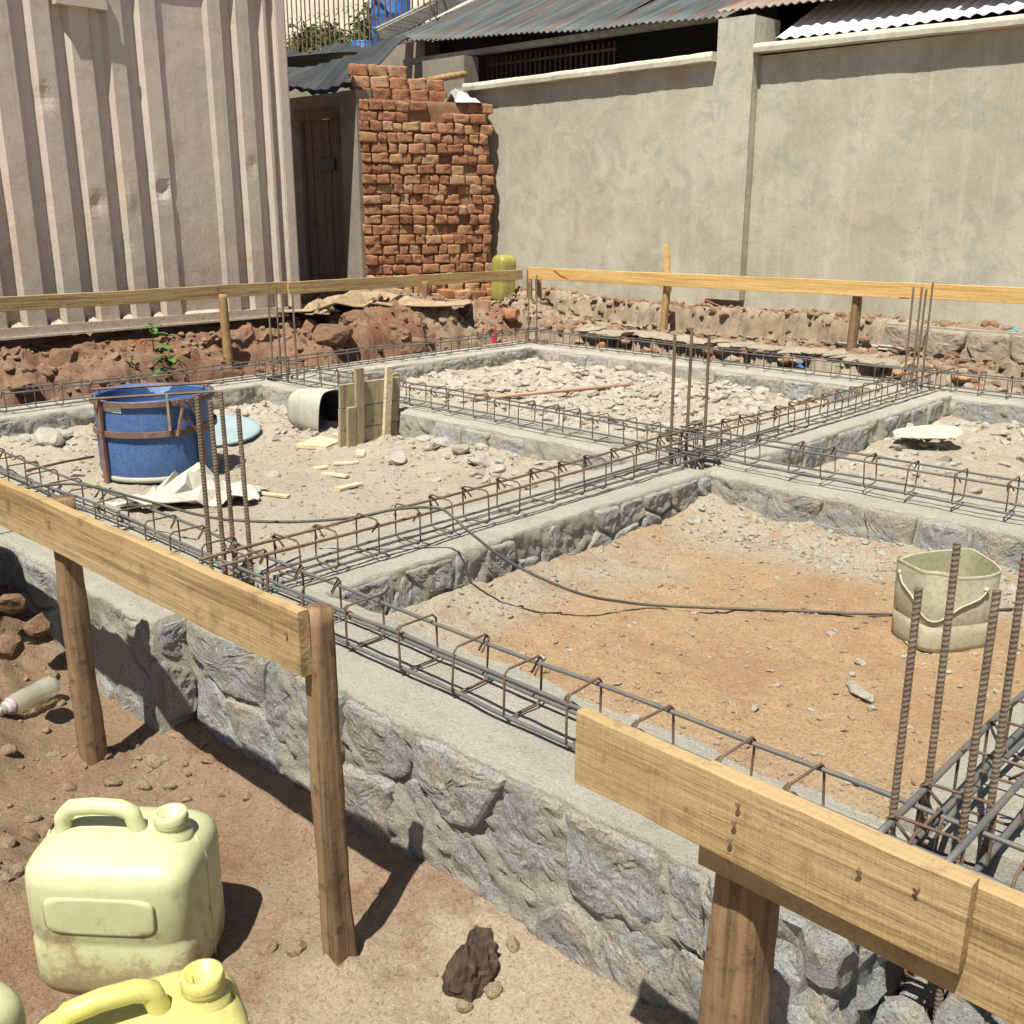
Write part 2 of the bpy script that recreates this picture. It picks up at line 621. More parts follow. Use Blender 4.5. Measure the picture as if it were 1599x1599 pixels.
def plastic_mat(name, a, b, dirt, amt=0.5, rough=0.45, trans=0.0, sc=20, mud=None):
    t = NT(name)
    v = t.mapped()
    n = t.noise(v, sc * .35, 6, 0.65)
    m = t.noise(v, sc * 2.2, 7, 0.75)
    f = t.noise(v, sc * 12, 4, 0.7)
    col = t.mix(t.mask(n, 0.4, 0.6), a, b)
    col = t.mix(t.math('MULTIPLY', t.mask(m, 0.47, 0.66), amt), col, dirt)
    col = t.mix(t.math('MULTIPLY', t.mask(f, 0.62, 0.72), amt * 0.7), col, scale3(dirt, 0.6))
    if mud is not None:
        zz = t.sep(t.tc.outputs['Object'])[2]
        mm = t.noise(v, 11, 8, 0.75)
        low = t.math('ADD', t.math('MULTIPLY', t.mask(zz, .22, .0), .22), mm)
        col = t.mix(t.math('MULTIPLY', t.mask(low, 0.60, 0.70), 0.75), col, mud)
        scr = t.noise(t.mapped((60, 60, 6), (0.4, 0.3, 0.2)), 1.0, 5, .7)
        col = t.mix(t.math('MULTIPLY', t.mask(scr, 0.60, 0.66), 0.35), col, scale3(dirt, .8))
    if trans:
        t.b.inputs['Subsurface Weight'].default_value = trans
        t.b.inputs['Subsurface Radius'].default_value = (0.02, 0.02, 0.01)
        t.b.inputs['Subsurface Scale'].default_value = 0.5
    return t.done(col, rough, 0, [(n, 0.006, 0.2), (m, 0.002, 0.2)], 0.4)


M_BUCKET = plastic_mat('cement_stained_pail', c3(.52, .495, .345), c3(.46, .44, .32), c3(.32, .30, .23), 0.9, .6, 0, 26)
M_INNER = plastic_mat('pail_inner_plastic', c3(.42, .395, .235), c3(.36, .34, .22), c3(.26, .24, .17), 0.9, .6, 0, 26)
M_CORD = plastic_mat('dirty_cord', c3(.42, .40, .27), c3(.36, .34, .24), c3(.25, .22, .16), 0.6)
M_JERRY_W = plastic_mat('pale_green_plastic', c3(.54, .555, .32), c3(.48, .50, .28), c3(.42, .38, .24), 0.45, 0.4, 0.2, 9, c3(.30, .20, .12))
M_JERRY_Y = plastic_mat('yellow_plastic', c3(.58, .54, .15), c3(.54, .52, .21), c3(.40, .32, .12), 0.45, 0.4, 0.15, 9, c3(.30, .20, .12))
M_JERRY_O = plastic_mat('faded_yellow_plastic', c3(.36, .32, .07), c3(.29, .26, .075), c3(.18, .15, .07), 0.8)
M_BLUE = plastic_mat('blue_drum_plastic', c3(.035, .105, .31), c3(.05, .135, .34), c3(.20, .20, .20), 0.8, 0.55, 0, 42)
M_BLUE_IN = plastic_mat('blue_drum_rim', c3(.05, .115, .28), c3(.055, .125, .28), c3(.14, .14, .14), 0.7)
M_LBLUE = plastic_mat('dusty_blue_plastic', c3(.22, .33, .40), c3(.28, .37, .41), c3(.42, .39, .32), 0.9)
M_BRBLUE = plastic_mat('bright_blue_plastic', c3(.03, .16, .48), c3(.03, .14, .42), c3(.05, .15, .35), 0.3)
M_STICKER = plastic_mat('white_sticker', c3(.78, .76, .70), c3(.74, .72, .66), c3(.45, .42, .40), 0.4)
M_CEMPAIL = plastic_mat('cement_crusted_pail', c3(.36, .35, .29), c3(.42, .405, .33), c3(.50, .47, .38), 0.7, 0.8)
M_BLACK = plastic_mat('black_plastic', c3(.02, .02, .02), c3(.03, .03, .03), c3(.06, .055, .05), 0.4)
M_BAG = plastic_mat('white_paper_sack', c3(.50, .47, .40), c3(.44, .41, .34), c3(.33, .28, .21), 0.55, 0.85, 0, 10)
M_SACK = plastic_mat('dirty_woven_sack', c3(.38, .295, .19), c3(.32, .235, .145), c3(.22, .14, .085), 0.9, 0.9, 0, 16)
M_SACK_SLAB = plastic_mat('pale_slab', c3(.56, .50, .38), c3(.50, .44, .33), c3(.40, .34, .25), 0.6, 0.9, 0, 14)
M_SILVER = plastic_mat('grey_plastic_sheet', c3(.46, .47, .47), c3(.58, .58, .57), c3(.34, .31, .28), 0.4, 0.4)
M_TEAL = plastic_mat('teal_plastic', c3(.03, .28, .36), c3(.04, .32, .38), c3(.05, .2, .24), 0.3)
M_WRAP = plastic_mat('bottle_wrap', c3(.42, .30, .36), c3(.55, .45, .48), c3(.3, .15, .2), 0.4)
M_RED = plastic_mat('red_ribbon', c3(.62, .03, .05), c3(.55, .03, .05), c3(.5, .06, .06), 0.2)
M_PINK = metal_mat('pinkish_rod', c3(.40, .24, .17), c3(.46, .29, .21), 0.8, 0.05)
M_LEAF = plastic_mat('leaf_green', c3(.055, .13, .025), c3(.09, .19, .035), c3(.13, .20, .05), 0.4, 0.5, 0, 60)
M_BUSH = plastic_mat('bush_green', c3(.045, .085, .02), c3(.10, .14, .03), c3(.17, .18, .05), 0.5, 0.6, 0, 20)
M_FENCE = metal_mat('rusty_fence', c3(.15, .085, .06), c3(.22, .14, .10), 0.8, 0.1)
M_HOUSE = plaster_mat('cream_render', c3(.66, .63, .50), c3(.70, .67, .55), c3(.6, .54, .42), False)
M_DARK = plastic_mat('under_roof_shade', c3(.018, .018, .018), c3(.025, .025, .025), c3(.03, .03, .028), 0.3, 0.9)  # near-black colour standing in for the shade under the tin roof
t_ = NT('clear_bottle')
t_.b.inputs['Transmission Weight'].default_value = 0.75
t_.b.inputs['IOR'].default_value = 1.3
M_BOTTLE = t_.done(c3(.75, .77, .66), 0.15, 0, [], 0.5)

# ------------------------------------------------------------------ terrain
def grid(name, x0, x1, y0, y1, res, zf, mat, soilf, lateral=0.0, **props):
    nx, ny = int((x1 - x0) / res) + 1, int((y1 - y0) / res) + 1
    X, Y = np.meshgrid(np.linspace(x0, x1, nx), np.linspace(y0, y1, ny))
    P = np.stack([X, Y, np.zeros_like(X)], -1).reshape(-1, 3)
    P[:, 2] = zf(P[:, 0], P[:, 1], P)
    if lateral:
        P[:, 1] += lateral * fbm(P, 9, 4, .65, seed=15) + lateral * .6 * (ridge(P, 14, 3, .6, seed=16) - .3)
        P[:, 0] += lateral * fbm(P, 9, 4, .65, seed=17)
        P[:, 2] += lateral * .35 * fbm(P, 22, 3, .65, seed=18)
    i = np.arange(nx * ny).reshape(ny, nx)
    q = np.stack([i[:-1, :-1], i[:-1, 1:], i[1:, 1:], i[1:, :-1]], -1).reshape(-1, 4)
    me = bpy.data.meshes.new(name)
    me.vertices.add(len(P))
    me.vertices.foreach_set('co', P.ravel())
    me.loops.add(q.size)
    me.loops.foreach_set('vertex_index', q.ravel())
    me.polygons.add(len(q))
    me.polygons.foreach_set('loop_start', np.arange(len(q)) * 4)
    me.polygons.foreach_set('use_smooth', np.ones(len(q), bool))
    me.update(calc_edges=True)
    me.materials.append(mat)
    at = me.attributes.new('soil', 'FLOAT', 'POINT')
    at.data.foreach_set('value', np.clip(soilf(P[:, 0], P[:, 1], P), 0, 1).astype(np.float32))
    o = bpy.data.objects.new(name, me)
    C.objects.link(o)
    o['kind'] = 'structure'
    for k, v in props.items():
        o[k] = v
    return o


def P2(P, z=0.0):
    q = P.copy()
    q[:, 2] = z
    return q


FLOOR = -0.20


def z_fr(x, y, P):
    z = FLOOR + 0.02 * fbm(P2(P), 1.6, 3, seed=3) + 0.010 * fbm(P2(P), 9, 4, 0.6, seed=5) + 0.004 * fbm(P2(P), 45, 2, 0.6, seed=6)
    z += 0.05 * (1 - sstep(0.0, 0.18, x + 2.53)) + 0.05 * sstep(3.72, 3.98, y) * (1 + .6 * fbm(P2(P), 6, 2, seed=8))
    z -= .014 * sstep(.25, .55, fbm(P2(P), 5.5, 2, seed=9))
    return z + 0.03 * sstep(-.95, -.7, x)


def s_fr(x, y, P):
    n = fbm(P2(P), 2.2, 4, 0.6, seed=21)
    edge = (1 - sstep(.12, .50, x + 2.53 + .22 * n)) * (1 - 0.75 * sstep(3.0, 3.5, y))
    back = .9 * sstep(3.35, 3.9, y + .35 * n)
    front = .55 * (1 - sstep(1.8, 2.35, y + .3 * n)) * sstep(-2.2, -1.2, x)
    return np.maximum(np.maximum(edge, back), front) + .12 * n


def z_fl(x, y, P):
    z = FLOOR + 0.015 + 0.025 * fbm(P2(P), 1.8, 3, seed=31) + 0.008 * fbm(P2(P), 12, 4, 0.6, seed=33)
    d = np.minimum(np.minimum(x + 6.2, 4.0 - y), 9)
    rub = 1 - sstep(.1, .75, d + .25 * fbm(P2(P), 2.5, 2, seed=35))
    return z + rub * (0.04 + .035 * ridge(P2(P), 7, 4, seed=36)) + .03 * (1 - sstep(.05, .4, -2.92 - x))


def s_fl(x, y, P):
    return .5 + .6 * fbm(P2(P), 1.5, 4, .6, seed=38) + .3 * (1 - sstep(.1, .8, x + 6.2))


def z_bl(x, y, P):
    return FLOOR + 0.05 + 0.04 * fbm(P2(P), 1.5, 3, seed=41) + 0.05 * ridge(P2(P), 5, 5, .6, seed=43)


def z_br(x, y, P):
    return FLOOR + 0.03 + 0.03 * fbm(P2(P), 1.5, 3, seed=51) + (0.02 + .03 * sstep(5.2, 6.4, y)) * ridge(P2(P), 6, 4, seed=53)


def z_yard(x, y, P):
    z = -0.40 + 0.03 * fbm(P2(P), 1.4, 3, seed=61) + 0.012 * fbm(P2(P), 11, 4, .6, seed=63) + .004 * fbm(P2(P), 50, 2, seed=64)
    z += 0.04 * sstep(.25, .0, 1.40 - y)
    for (px, py) in ((-1.527, 1.088), (-2.695, 1.088), (-.618, 1.125)):
        z += .045 * np.exp(-((x - px) ** 2 + (y - py) ** 2) / .0075) * (1 + .9 * fbm(P2(P), 18, 3, seed=69))
    # the heap of dug earth at the left, with the hollow below it
    h = np.exp(-(((x + 3.75) / .42) ** 2 + ((y - 1.05) / .32) ** 2)) * .30 + np.exp(-(((x + 3.05) / .28) ** 2 + ((y - .72) / .2) ** 2)) * .20
    z += h * (1 + .5 * ridge(P2(P), 5, 4, seed=66))
    z += .10 * np.exp(-(((x + 2.35) / .22) ** 2 + ((y - .62) / .16) ** 2)) * (1 + .5 * ridge(P2(P), 6, 3, seed=68))
    return z


def s_yard(x, y, P):
    return sstep(-2.2, -1.3, x + .4 * fbm(P2(P), 1.6, 3, seed=71)) * .8 + .25 * fbm(P2(P), 2.0, 4, seed=72) + .12


def z_bankl(x, y, P):
    n = fbm(P2(P), 2.2, 5, .6, seed=81)
    r = ridge(P2(P), 3.5, 5, .6, seed=82)
    zt = 0.10 + .09 * n + .07 * r + .05 * fbm(P2(P), 9, 4, .6, seed=88)
    edge = x + 6.86 + .15 * n
    z = -0.32 + (zt + .32) * sstep(.10, -.14, edge)
    z += .05 * sstep(-6.9, -7.25, x) * (1 + r)
    z = np.where(x < -7.48, np.minimum(z, .20), z)
    m = np.exp(-(((x + 7.95) / .48) ** 2 + ((y - 6.25) / .75) ** 2))
    z += .26 * m * (1 + .25 * r + .3 * n)
    m2 = np.exp(-(((x + 7.2) / .35) ** 2 + ((y - 6.1) / .9) ** 2))
    z += .10 * m2 * (1 + .6 * r)
    z -= .34 * np.exp(-(((x + 7.12) / .22) ** 2 + ((y - 4.55) / .38) ** 2))
    z -= .16 * np.exp(-(((x + 7.15) / .16) ** 2 + ((y - 5.2) / .22) ** 2))
    z -= .10 * np.exp(-(((x + 6.95) / .25) ** 2 + ((y - 7.3) / .5) ** 2))
    return z


def s_bankl(x, y, P):
    return .25 + .5 * fbm(P2(P), 2.0, 4, seed=85) + .45 * sstep(5.6, 6.6, y)


def z_bankb(x, y, P):
    n = fbm(P2(P), 2.4, 5, .6, seed=91)
    r = ridge(P2(P), 4.5, 5, .6, seed=92)
    led = 7.46 + .09 * n + .05 * r - .10 * sstep(-4.2, -3.2, x)
    low = .04 + .03 * r
    hi = .29 + .03 * n
    z = np.where(y < led, -.30, low)
    st = 8.12 + .07 * n + .04 * r + .04 * sstep(-6, -7, x)
    z = z + (hi - low) * sstep(-.05, .05, y - st)
    z += .025 * r * sstep(7.5, 7.6, y)
    z += .14 * np.exp(-(((x + 7.3) / .7) ** 2 + ((y - 7.75) / .4) ** 2)) * (1 + r)
    far = sstep(-2.9, -2.3, x) * (y < 7.9)
    return z * (1 - far) + far * (-.15 + .1 * r)


def s_bankb(x, y, P):
    n = fbm(P2(P), 2.0, 4, seed=95)
    return .45 + .5 * n + .4 * sstep(7.9, 7.55, y) + .3 * sstep(8.12, 8.2, y)


ground = mk('ground', [(-300, -300, -.62), (300, -300, -.62), (300, 300, -.62), (-300, 300, -.62)], [(0, 1, 2, 3)], M_YARD, kind='structure')
grid('yard_ground', -5.2, 1.6, -1.4, 1.55, .014, z_yard, M_YARD, s_yard)
grid('laterite_floor', -2.60, -.62, 1.72, 4.06, .010, z_fr, M_FLOOR_R, s_fr)
grid('room_floor', -.40, 2.2, 1.72, 4.06, .025, lambda x, y, P: z_fr(x - 1, y, P), M_FLOOR_L, lambda x, y, P: x * 0 + .5)
grid('room_floor', -6.30, -2.86, 1.75, 4.06, .016, z_fl, M_FLOOR_L, s_fl)
grid('rubble_floor', -6.30, -2.86, 4.30, 6.86, .018, z_bl, M_FLOOR_L, s_fl)
grid('room_floor', -2.60, 1.2, 4.30, 6.86, .02, z_br, M_FLOOR_L, s_fl)
grid('dirt_bank', -8.6, -6.50, -.2, 7.9, .018, z_bankl, M_BANK, s_bankl, .045)
grid('dirt_bank', -9.6, 2.2, 7.10, 8.50, .020, z_bankb, M_LEDGE, s_bankb, .05)
grid('dirt_bank', -13.0, -8.5, 3.0, 9.5, .10, lambda x, y, P: .28 + .05 * fbm(P2(P), 1, 3), M_BANK, lambda x, y, P: x * 0 + .4)


# ------------------------------------------------------------------ rocks
def ico(sub):
    bm = bmesh.new()
    bmesh.ops.create_icosphere(bm, subdivisions=sub, radius=1.0)
    v = np.array([q.co[:] for q in bm.verts])
    f = [tuple(x.index for x in q.verts) for q in bm.faces]
    bm.free()
    return v, f


ICO = {k: ico(k) for k in (1, 2, 3, 4)}


def rock_v(seed, sub=2, cuts=9, rough=.12):
    r = np.random.RandomState(seed)
    v = ICO[sub][0].copy()
    for k in range(cuts):
        n = r.normal(size=3)
        n /= np.linalg.norm(n)
        d = r.uniform(.55, .85)
        h = v @ n - d
        v -= np.clip(h, 0, None)[:, None] * n
    v += v * (rough * fbm(v + seed * 3.7, 2.2, 3, .6, seed=seed))[:, None]
    if sub >= 3:
        v += v * (.06 * fbm(v + seed * 1.3, 6.5, 4, .65, seed=seed + 1) + .03 * (ridge(v + seed, 4, 3, .6, seed=seed + 2) - .3))[:, None]
    return v


def rotz(a):
    c, s = math.cos(a), math.sin(a)
    return np.array([[c, -s, 0], [s, c, 0], [0, 0, 1]])


def euler(a, b, c):
    return np.array(Matrix.Rotation(c, 3, 'Z') @ Matrix.Rotation(b, 3, 'Y') @ Matrix.Rotation(a, 3, 'X'))


def rock(name, loc, size, seed, mat, rot=(0, 0, 0), sub=3, parent=None, cuts=10, **props):
    v = rock_v(seed, sub, cuts) * np.array(size)
    v = v @ euler(*rot).T + np.array(loc)
    return mk(name, v, ICO[sub][1], mat, parent, False, **props)


def scatter(name, label_kind, n, posf, size_lo, size_hi, mat, seed, sub=2, flat=.6, power=2.5):
    """uncountable pieces joined in one 'stuff' object"""
    r = np.random.RandomState(seed)
    tv = [rock_v(seed * 13 + k, sub, 7) for k in range(10)]
    f = np.array(ICO[sub][1])
    V, F = [], []
    o = 0
    for i in range(n):
        p = posf(r)
        if p is None:
            continue
        s = size_lo + (size_hi - size_lo) * r.rand() ** power
        v = tv[r.randint(10)] * np.array([s, s * r.uniform(.6, 1), s * r.uniform(flat * .6, flat)])
        v = v @ euler(r.uniform(-.5, .5), r.uniform(-.5, .5), r.uniform(0, 6.3)).T
        V.append(v + np.array(p))
        F.append(f + o)
        o += len(v)
    me = make_mesh(name, np.concatenate(V), np.concatenate(F).tolist(), mat)
    ob = bpy.data.objects.new(name, me)
    C.objects.link(ob)
    ob['kind'] = 'stuff'
    ob['label'] = label_kind
    return ob


def zat(zf, x, y):
    p = np.array([[x, y, 0.0]])
    return float(zf(p[:, 0], p[:, 1], p)[0])


def on_floor(zf, x0, x1, y0, y1, dens=None):
    n = 4000
    r0 = np.random.RandomState(5)
    xs, ys = r0.uniform(x0, x1, n), r0.uniform(y0, y1, n)
    zs = zf(xs, ys, np.stack([xs, ys, xs * 0], -1))

    def f(r):
        k = r.randint(n)
        if dens is not None and r.rand() > dens(xs[k], ys[k]):
            return None
        return (xs[k], ys[k], zs[k] + .002)
    return f


scatter('gravel', 'fine grit scattered over the orange laterite floor', 2600, on_floor(z_fr, -2.5, -.72, 1.82, 3.98, lambda x, y: .35 + .65 * ((y > 3.6) or (x < -2.2) or (y < 2.3))), .003, .017, M_FLOOR_R, 3, 1)
scatter('grit', 'pale stone grit on the laterite floor', 420, on_floor(z_fr, -2.5, -.72, 1.82, 3.98), .004, .017, M_RUBBLE, 4, 2, .5, 4)
scatter('mortar_crumbs', 'mortar crumbs along the foot of the back wall of the laterite room', 260, on_floor(z_fr, -2.5, -.72, 3.6, 3.98), .008, .028, M_CAP, 6, 2, .6, 2.5)
scatter('gravel', 'pale grit scattered over the floor round the blue drum', 2600, on_floor(z_fl, -6.1, -2.95, 1.85, 3.95), .004, .020, M_FLOOR_L, 8, 1)
scatter('rubble', 'broken mortar and stone rubble along the walls behind the blue drum', 1300, on_floor(z_fl, -6.15, -2.95, 1.85, 3.95, lambda x, y: 1.0 if min(x + 6.2, 4.0 - y) < .32 + .15 * math.sin(5 * y + 3 * x) else (.35 if x < -5.2 and y < 3.6 else 0.012)), .010, .050, M_RUBBLE, 9, 2, .65, 2.2)
scatter('rubble', 'pale rubble covering the floor of the far room', 4200, on_floor(z_bl, -6.15, -2.9, 4.32, 6.8), .012, .060, M_RUBBLE, 10, 2, .6, 2.4)
scatter('rubble', 'pale rubble on the floor of the room at the far right', 1500, on_floor(z_br, -2.5, .3, 4.4, 6.8, lambda x, y: 1 if (x < -2.0 or y > 6.2) else .22), .012, .06, M_RUBBLE, 12, 2, .6, 2.4)
scatter('soil_clods', 'clods of reddish earth on the bank below the container', 1700, on_floor(z_bankl, -7.6, -6.62, .4, 7.8), .010, .060, M_BANK, 13, 2, .8, 3.0)
scatter('soil_clods', 'earth clods and stones on the ledge below the rendered wall', 2200, on_floor(z_bankb, -8.4, -1.0, 7.4, 8.35), .010, .055, M_BANK, 14, 2, .8, 2.4)
scatter('soil_clods', 'earth clods in the yard in front of the foundation', 1100, on_floor(z_yard, -4.4, .6, .2, 1.40, lambda x, y: 1 if x < -2.2 else .3), .005, .035, M_YARD, 15, 2, .8, 3)
for o_ in [q for q in bpy.data.objects if q.get('kind') == 'stuff']:
    at_ = o_.data.attributes.new('soil', 'FLOAT', 'POINT')
    at_.data.foreach_set('value', np.full(len(o_.data.vertices), .45, np.float32))

# ------------------------------------------------------------------ foundation walls
PITS = [(-2.80, 1.66, .115, .115), (-2.70, 4.10, .12, .13), (-2.78, 6.97, .10, .10), (-6.32, 4.2, .10, .10)]


def wall_mesh(x0, x1, y0, y1, zt, zb, seed, step=.017):
    """rough mortar core: a profile swept along the wall; returns verts, faces, material index"""
    alongx = (x1 - x0) >= (y1 - y0)
    L = (x1 - x0) if alongx else (y1 - y0)
    W = (y1 - y0) if alongx else (x1 - x0)
    nL = max(4, int(L / step))
    nT = max(8, int(W / step))
    nS = max(4, int((zt - zb) / step))
    prof = [(0, zb + (zt - .012 - zb) * i / nS) for i in range(nS)] + [(0.0, zt - .014), (.006, zt - .004)]
    sid = len(prof)
    prof += [(.018 + (W - .036) * i / nT, zt) for i in range(nT + 1)]
    capend = len(prof)
    prof += [(W - .006, zt - .004), (W, zt - .014)] + [(W, zt - .014 - (zt - .014 - zb) * (i + 1) / nS) for i in range(nS)]
    pr = np.array(prof)
    k = len(pr)
    s = np.linspace(0, L, nL + 1)
    V = np.zeros((nL + 1, k, 3))
    if alongx:
        V[:, :, 0] = x0 + s[:, None]
        V[:, :, 1] = y0 + pr[None, :, 0]
    else:
        V[:, :, 1] = y0 + s[:, None]
        V[:, :, 0] = x0 + pr[None, :, 0]
    V[:, :, 2] = pr[None, :, 1]
    P = V.reshape(-1, 3)
    topm = np.zeros(k)
    topm[sid:capend] = 1
    topm = np.tile(topm, nL + 1)
    cross = 1 if alongx else 0
    cen = (y0 + y1) / 2 if alongx else (x0 + x1) / 2
    n1 = fbm(P, 7, 4, .6, seed=seed)
    n2 = fbm(P, 28, 3, .6, seed=seed + 5)
    r1 = ridge(P, 9, 4, .6, seed=seed + 7)
    sgn = np.sign(P[:, cross] - cen)
    side = 1 - topm
    depth = np.clip((zt - P[:, 2]) / .06, 0, 1)
    P[:, cross] += side * sgn * ((.020 * n1 + .014 * n2 + .012 * (r1 - .35) + .012 * fbm(P, 60, 3, .7, seed=seed + 9)) * (.35 + .65 * depth) + .002 - .002 * (1 - depth))
    fr = np.abs(P[:, cross] - cen) / (W / 2)
    edge = sstep(.78, 1.0, fr)
    P[:, 2] += topm * (.006 * n1 + .003 * n2 - .012 * edge * (1 + 1.5 * n1))
    # wavering arris: pull rim vertices in or out along the wall
    wv = fbm(P * np.array([1, 1, 0]), 6, 5, .65, seed=seed + 11) * .036
    P[:, cross] += topm * edge * sgn * wv + side * (1 - depth) * sgn * wv
    for (px, py, hx, hy) in PITS:
        q = (np.abs(P[:, 0] - px - .02 * n1) < hx) & (np.abs(P[:, 1] - py - .02 * n2) < hy) & (topm > 0)
        P[q, 2] = zt - .28
    f, mi = [], []
    for i in range(nL):
        for j in range(k - 1):
            a = i * k + j
            f.append((a, a + k, a + k + 1, a + 1) if alongx == False else (a, a + 1, a + k + 1, a + k)[::-1])
            mi.append(0 if (sid - 2 <= j < capend) else 1)
    f.append(tuple(range(k)))
    mi.append(1)
    f.append(tuple(nL * k + j for j in range(k - 1, -1, -1)))
    mi.append(1)
    return P, f, mi


def clip_poly(poly, p, n):
    """keep the part of poly where (q-p).n <= 0"""
    out = []
    for i in range(len(poly)):
        a, b = poly[i], poly[(i + 1) % len(poly)]
        da, db = np.dot(a - p, n), np.dot(b - p, n)
        if da <= 0:
            out.append(a)
        if (da < 0 < db) or (db < 0 < da):
            out.append(a + (b - a) * da / (da - db))
    return out


def stones(parent, o, ux, n, L, z0, z1, cell, seed, mat, proud=.018, miss=.12, rows=None):
    """irregular rubble stones bedded in a wall face: o = face origin, ux = along, n = outward"""
    r = np.random.RandomState(seed)
    H = z1 - z0
    nr = rows or max(1, int(round(H / (cell * .72))))
    nc = max(1, int(round(L / cell)))
    pts = []
    for j in range(nr):
        for i in range(nc):
            pts.append(((i + .5 + .5 * (j % 2) + r.uniform(-.34, .34)) * L / nc, (j + .5 + r.uniform(-.28, .28)) * H / nr))
    pts = np.array(pts)
    ux, n, o = np.array(ux, float), np.array(n, float), np.array(o, float)
    uz = np.array([0, 0, 1.0])
    for k, c in enumerate(pts):
        if r.rand() < miss:
            continue
        poly = [np.array(q) for q in ((0, 0), (L, 0), (L, H), (0, H))]
        for m, d in enumerate(pts):
            if m == k or np.abs(d - c).max() > cell * 3:
                continue
            poly = clip_poly(poly, (c + d) / 2, (d - c) / np.linalg.norm(d - c))
            if len(poly) < 3:
                break
        if len(poly) < 3:
            continue
        poly = np.array(poly)
        cen = poly.mean(0)
        # resample the outline, round corners, shrink for the joint
        q = []
        for a, b in zip(poly, np.roll(poly, -1, 0)):
            m_ = max(1, int(np.linalg.norm(b - a) / (cell * .09)))
            for t in range(m_):
                q.append(a + (b - a) * t / m_)
        q = np.array(q)
        q = (np.roll(q, 1, 0) + 2 * q + np.roll(q, -1, 0)) / 4
        ext = np.ptp(poly, axis=0).min()
        if ext < .04:
            continue
        sh = 1 - .012 / max(ext, .05)
        pr = proud * r.uniform(.1, 1.2)
        tilt = r.uniform(-.06, .06, 2)
        rings = []
        for s_, d_ in ((1.0, -.035), (1.0, -.1 * pr), (.97, pr * .6), (.90, pr * .9), (.79, pr), (.67, pr), (.54, pr), (.41, pr), (.28, pr), (.15, pr), (.05, pr)):
            p2 = cen + (q - cen) * sh * s_
            p3 = o + p2[:, :1] * ux + (z0 + p2[:, 1:] - o[2] * 0) * uz + (d_ + (p2 - cen) @ tilt)[:, None] * n
            p3 = p3 + n * ((.012 * fbm(p3 + k * .7, 9, 3, .5, seed=seed) + .007 * fbm(p3, 34, 4, .75, seed=seed + 3) + .004 * (ridge(p3 + k * .7, 14, 3, .6, seed=seed + 5) - .3)) * (1 if s_ < .99 else .5))[:, None]
            rings.append(p3)
        mb = MB()
        mb.loft(rings, True, True)
        mb.build('stone', mat, parent)


def foundation(label, x0, x1, y0, y1, zt, zb, seed, faces):
    t = thing('foundation_wall', label, 'foundation', ((x0 + x1) / 2, (y0 + y1) / 2, zb), 'stone foundation walls of the rooms')
    P, f, mi = wall_mesh(x0, x1, y0, y1, zt, zb, seed)
    mk('mortar_core', P, f, [M_CAP, M_MORTAR], t, True, mi)
    for k, (side, a, b, z0, z1, cell, miss) in enumerate(faces):
        if side == 'front':
            stones(t, (a, y0, 0), (1, 0, 0), (0, -1, 0), b - a, z0, z1, cell, seed + 50 + k, M_STONE, .02, miss)
        else:
            stones(t, (x1, a, 0), (0, 1, 0), (1, 0, 0), b - a, z0, z1, cell, seed + 60 + k, M_STONE, .02, miss)
    return t


ZD = -.62
foundation('front foundation wall running under the two near batter boards', -6.6, -.61, 1.42, 1.81, 0.0, ZD, 101,
           [('front', -2.70, -.64, -.44, -.015, .24, .10)])
foundation('thicker left part of the front foundation wall, standing forward behind the leaning post', -5.2, -2.70, 1.31, 1.50, -.006, ZD, 108,
           [('front', -4.6, -2.72, -.40, -.02, .26, .30), ('right', 1.315, 1.43, -.34, -.02, .2, .0)])
foundation('stub of the front foundation wall at the right end, beyond the open column hole', -.31, 1.9, 1.42, 1.81, -.003, ZD, 115,
           [('front', -.30, 1.2, -.42, -.02, .25, .1)])
foundation('middle foundation wall between the orange laterite floor and the drum room', -2.92, -2.53, 1.78, 6.9, -.004, ZD, 121,
           [('right', 1.84, 3.97, -.24, -.02, .19, .12), ('right', 4.40, 6.7, -.24, -.02, .24, .1)])
foundation('left foundation wall behind the blue drum, below the earth bank', -6.60, -6.20, 1.2, 7.1, -.007, ZD, 131,
           [('right', 1.9, 3.95, -.22, -.03, .26, .35), ('right', 4.4, 6.7, -.22, -.03, .26, .35)])
foundation('cross foundation wall between drum room and rubble room', -6.3, -2.86, 3.98, 4.37, -.010, ZD, 141,
           [('front', -6.1, -2.95, -.20, -.03, .25, .35)])
foundation('cross foundation wall behind the cut yellow pail', -2.60, 1.7, 3.98, 4.37, -.011, ZD, 147,
           [('front', -2.53, .4, -.26, -.02, .25, .06)])
foundation('far foundation wall below the rendered boundary wall', -6.60, 1.4, 6.79, 7.19, -.013, ZD, 151,
           [('front', -6.15, -2.95, -.20, -.03, .26, .3), ('front', -2.5, .5, -.22, -.03, .30, .2)])
foundation('right foundation wall under the cage behind the ribbed bars', -.70, -.31, 1.84, 4.1, -.005, ZD, 161, [])

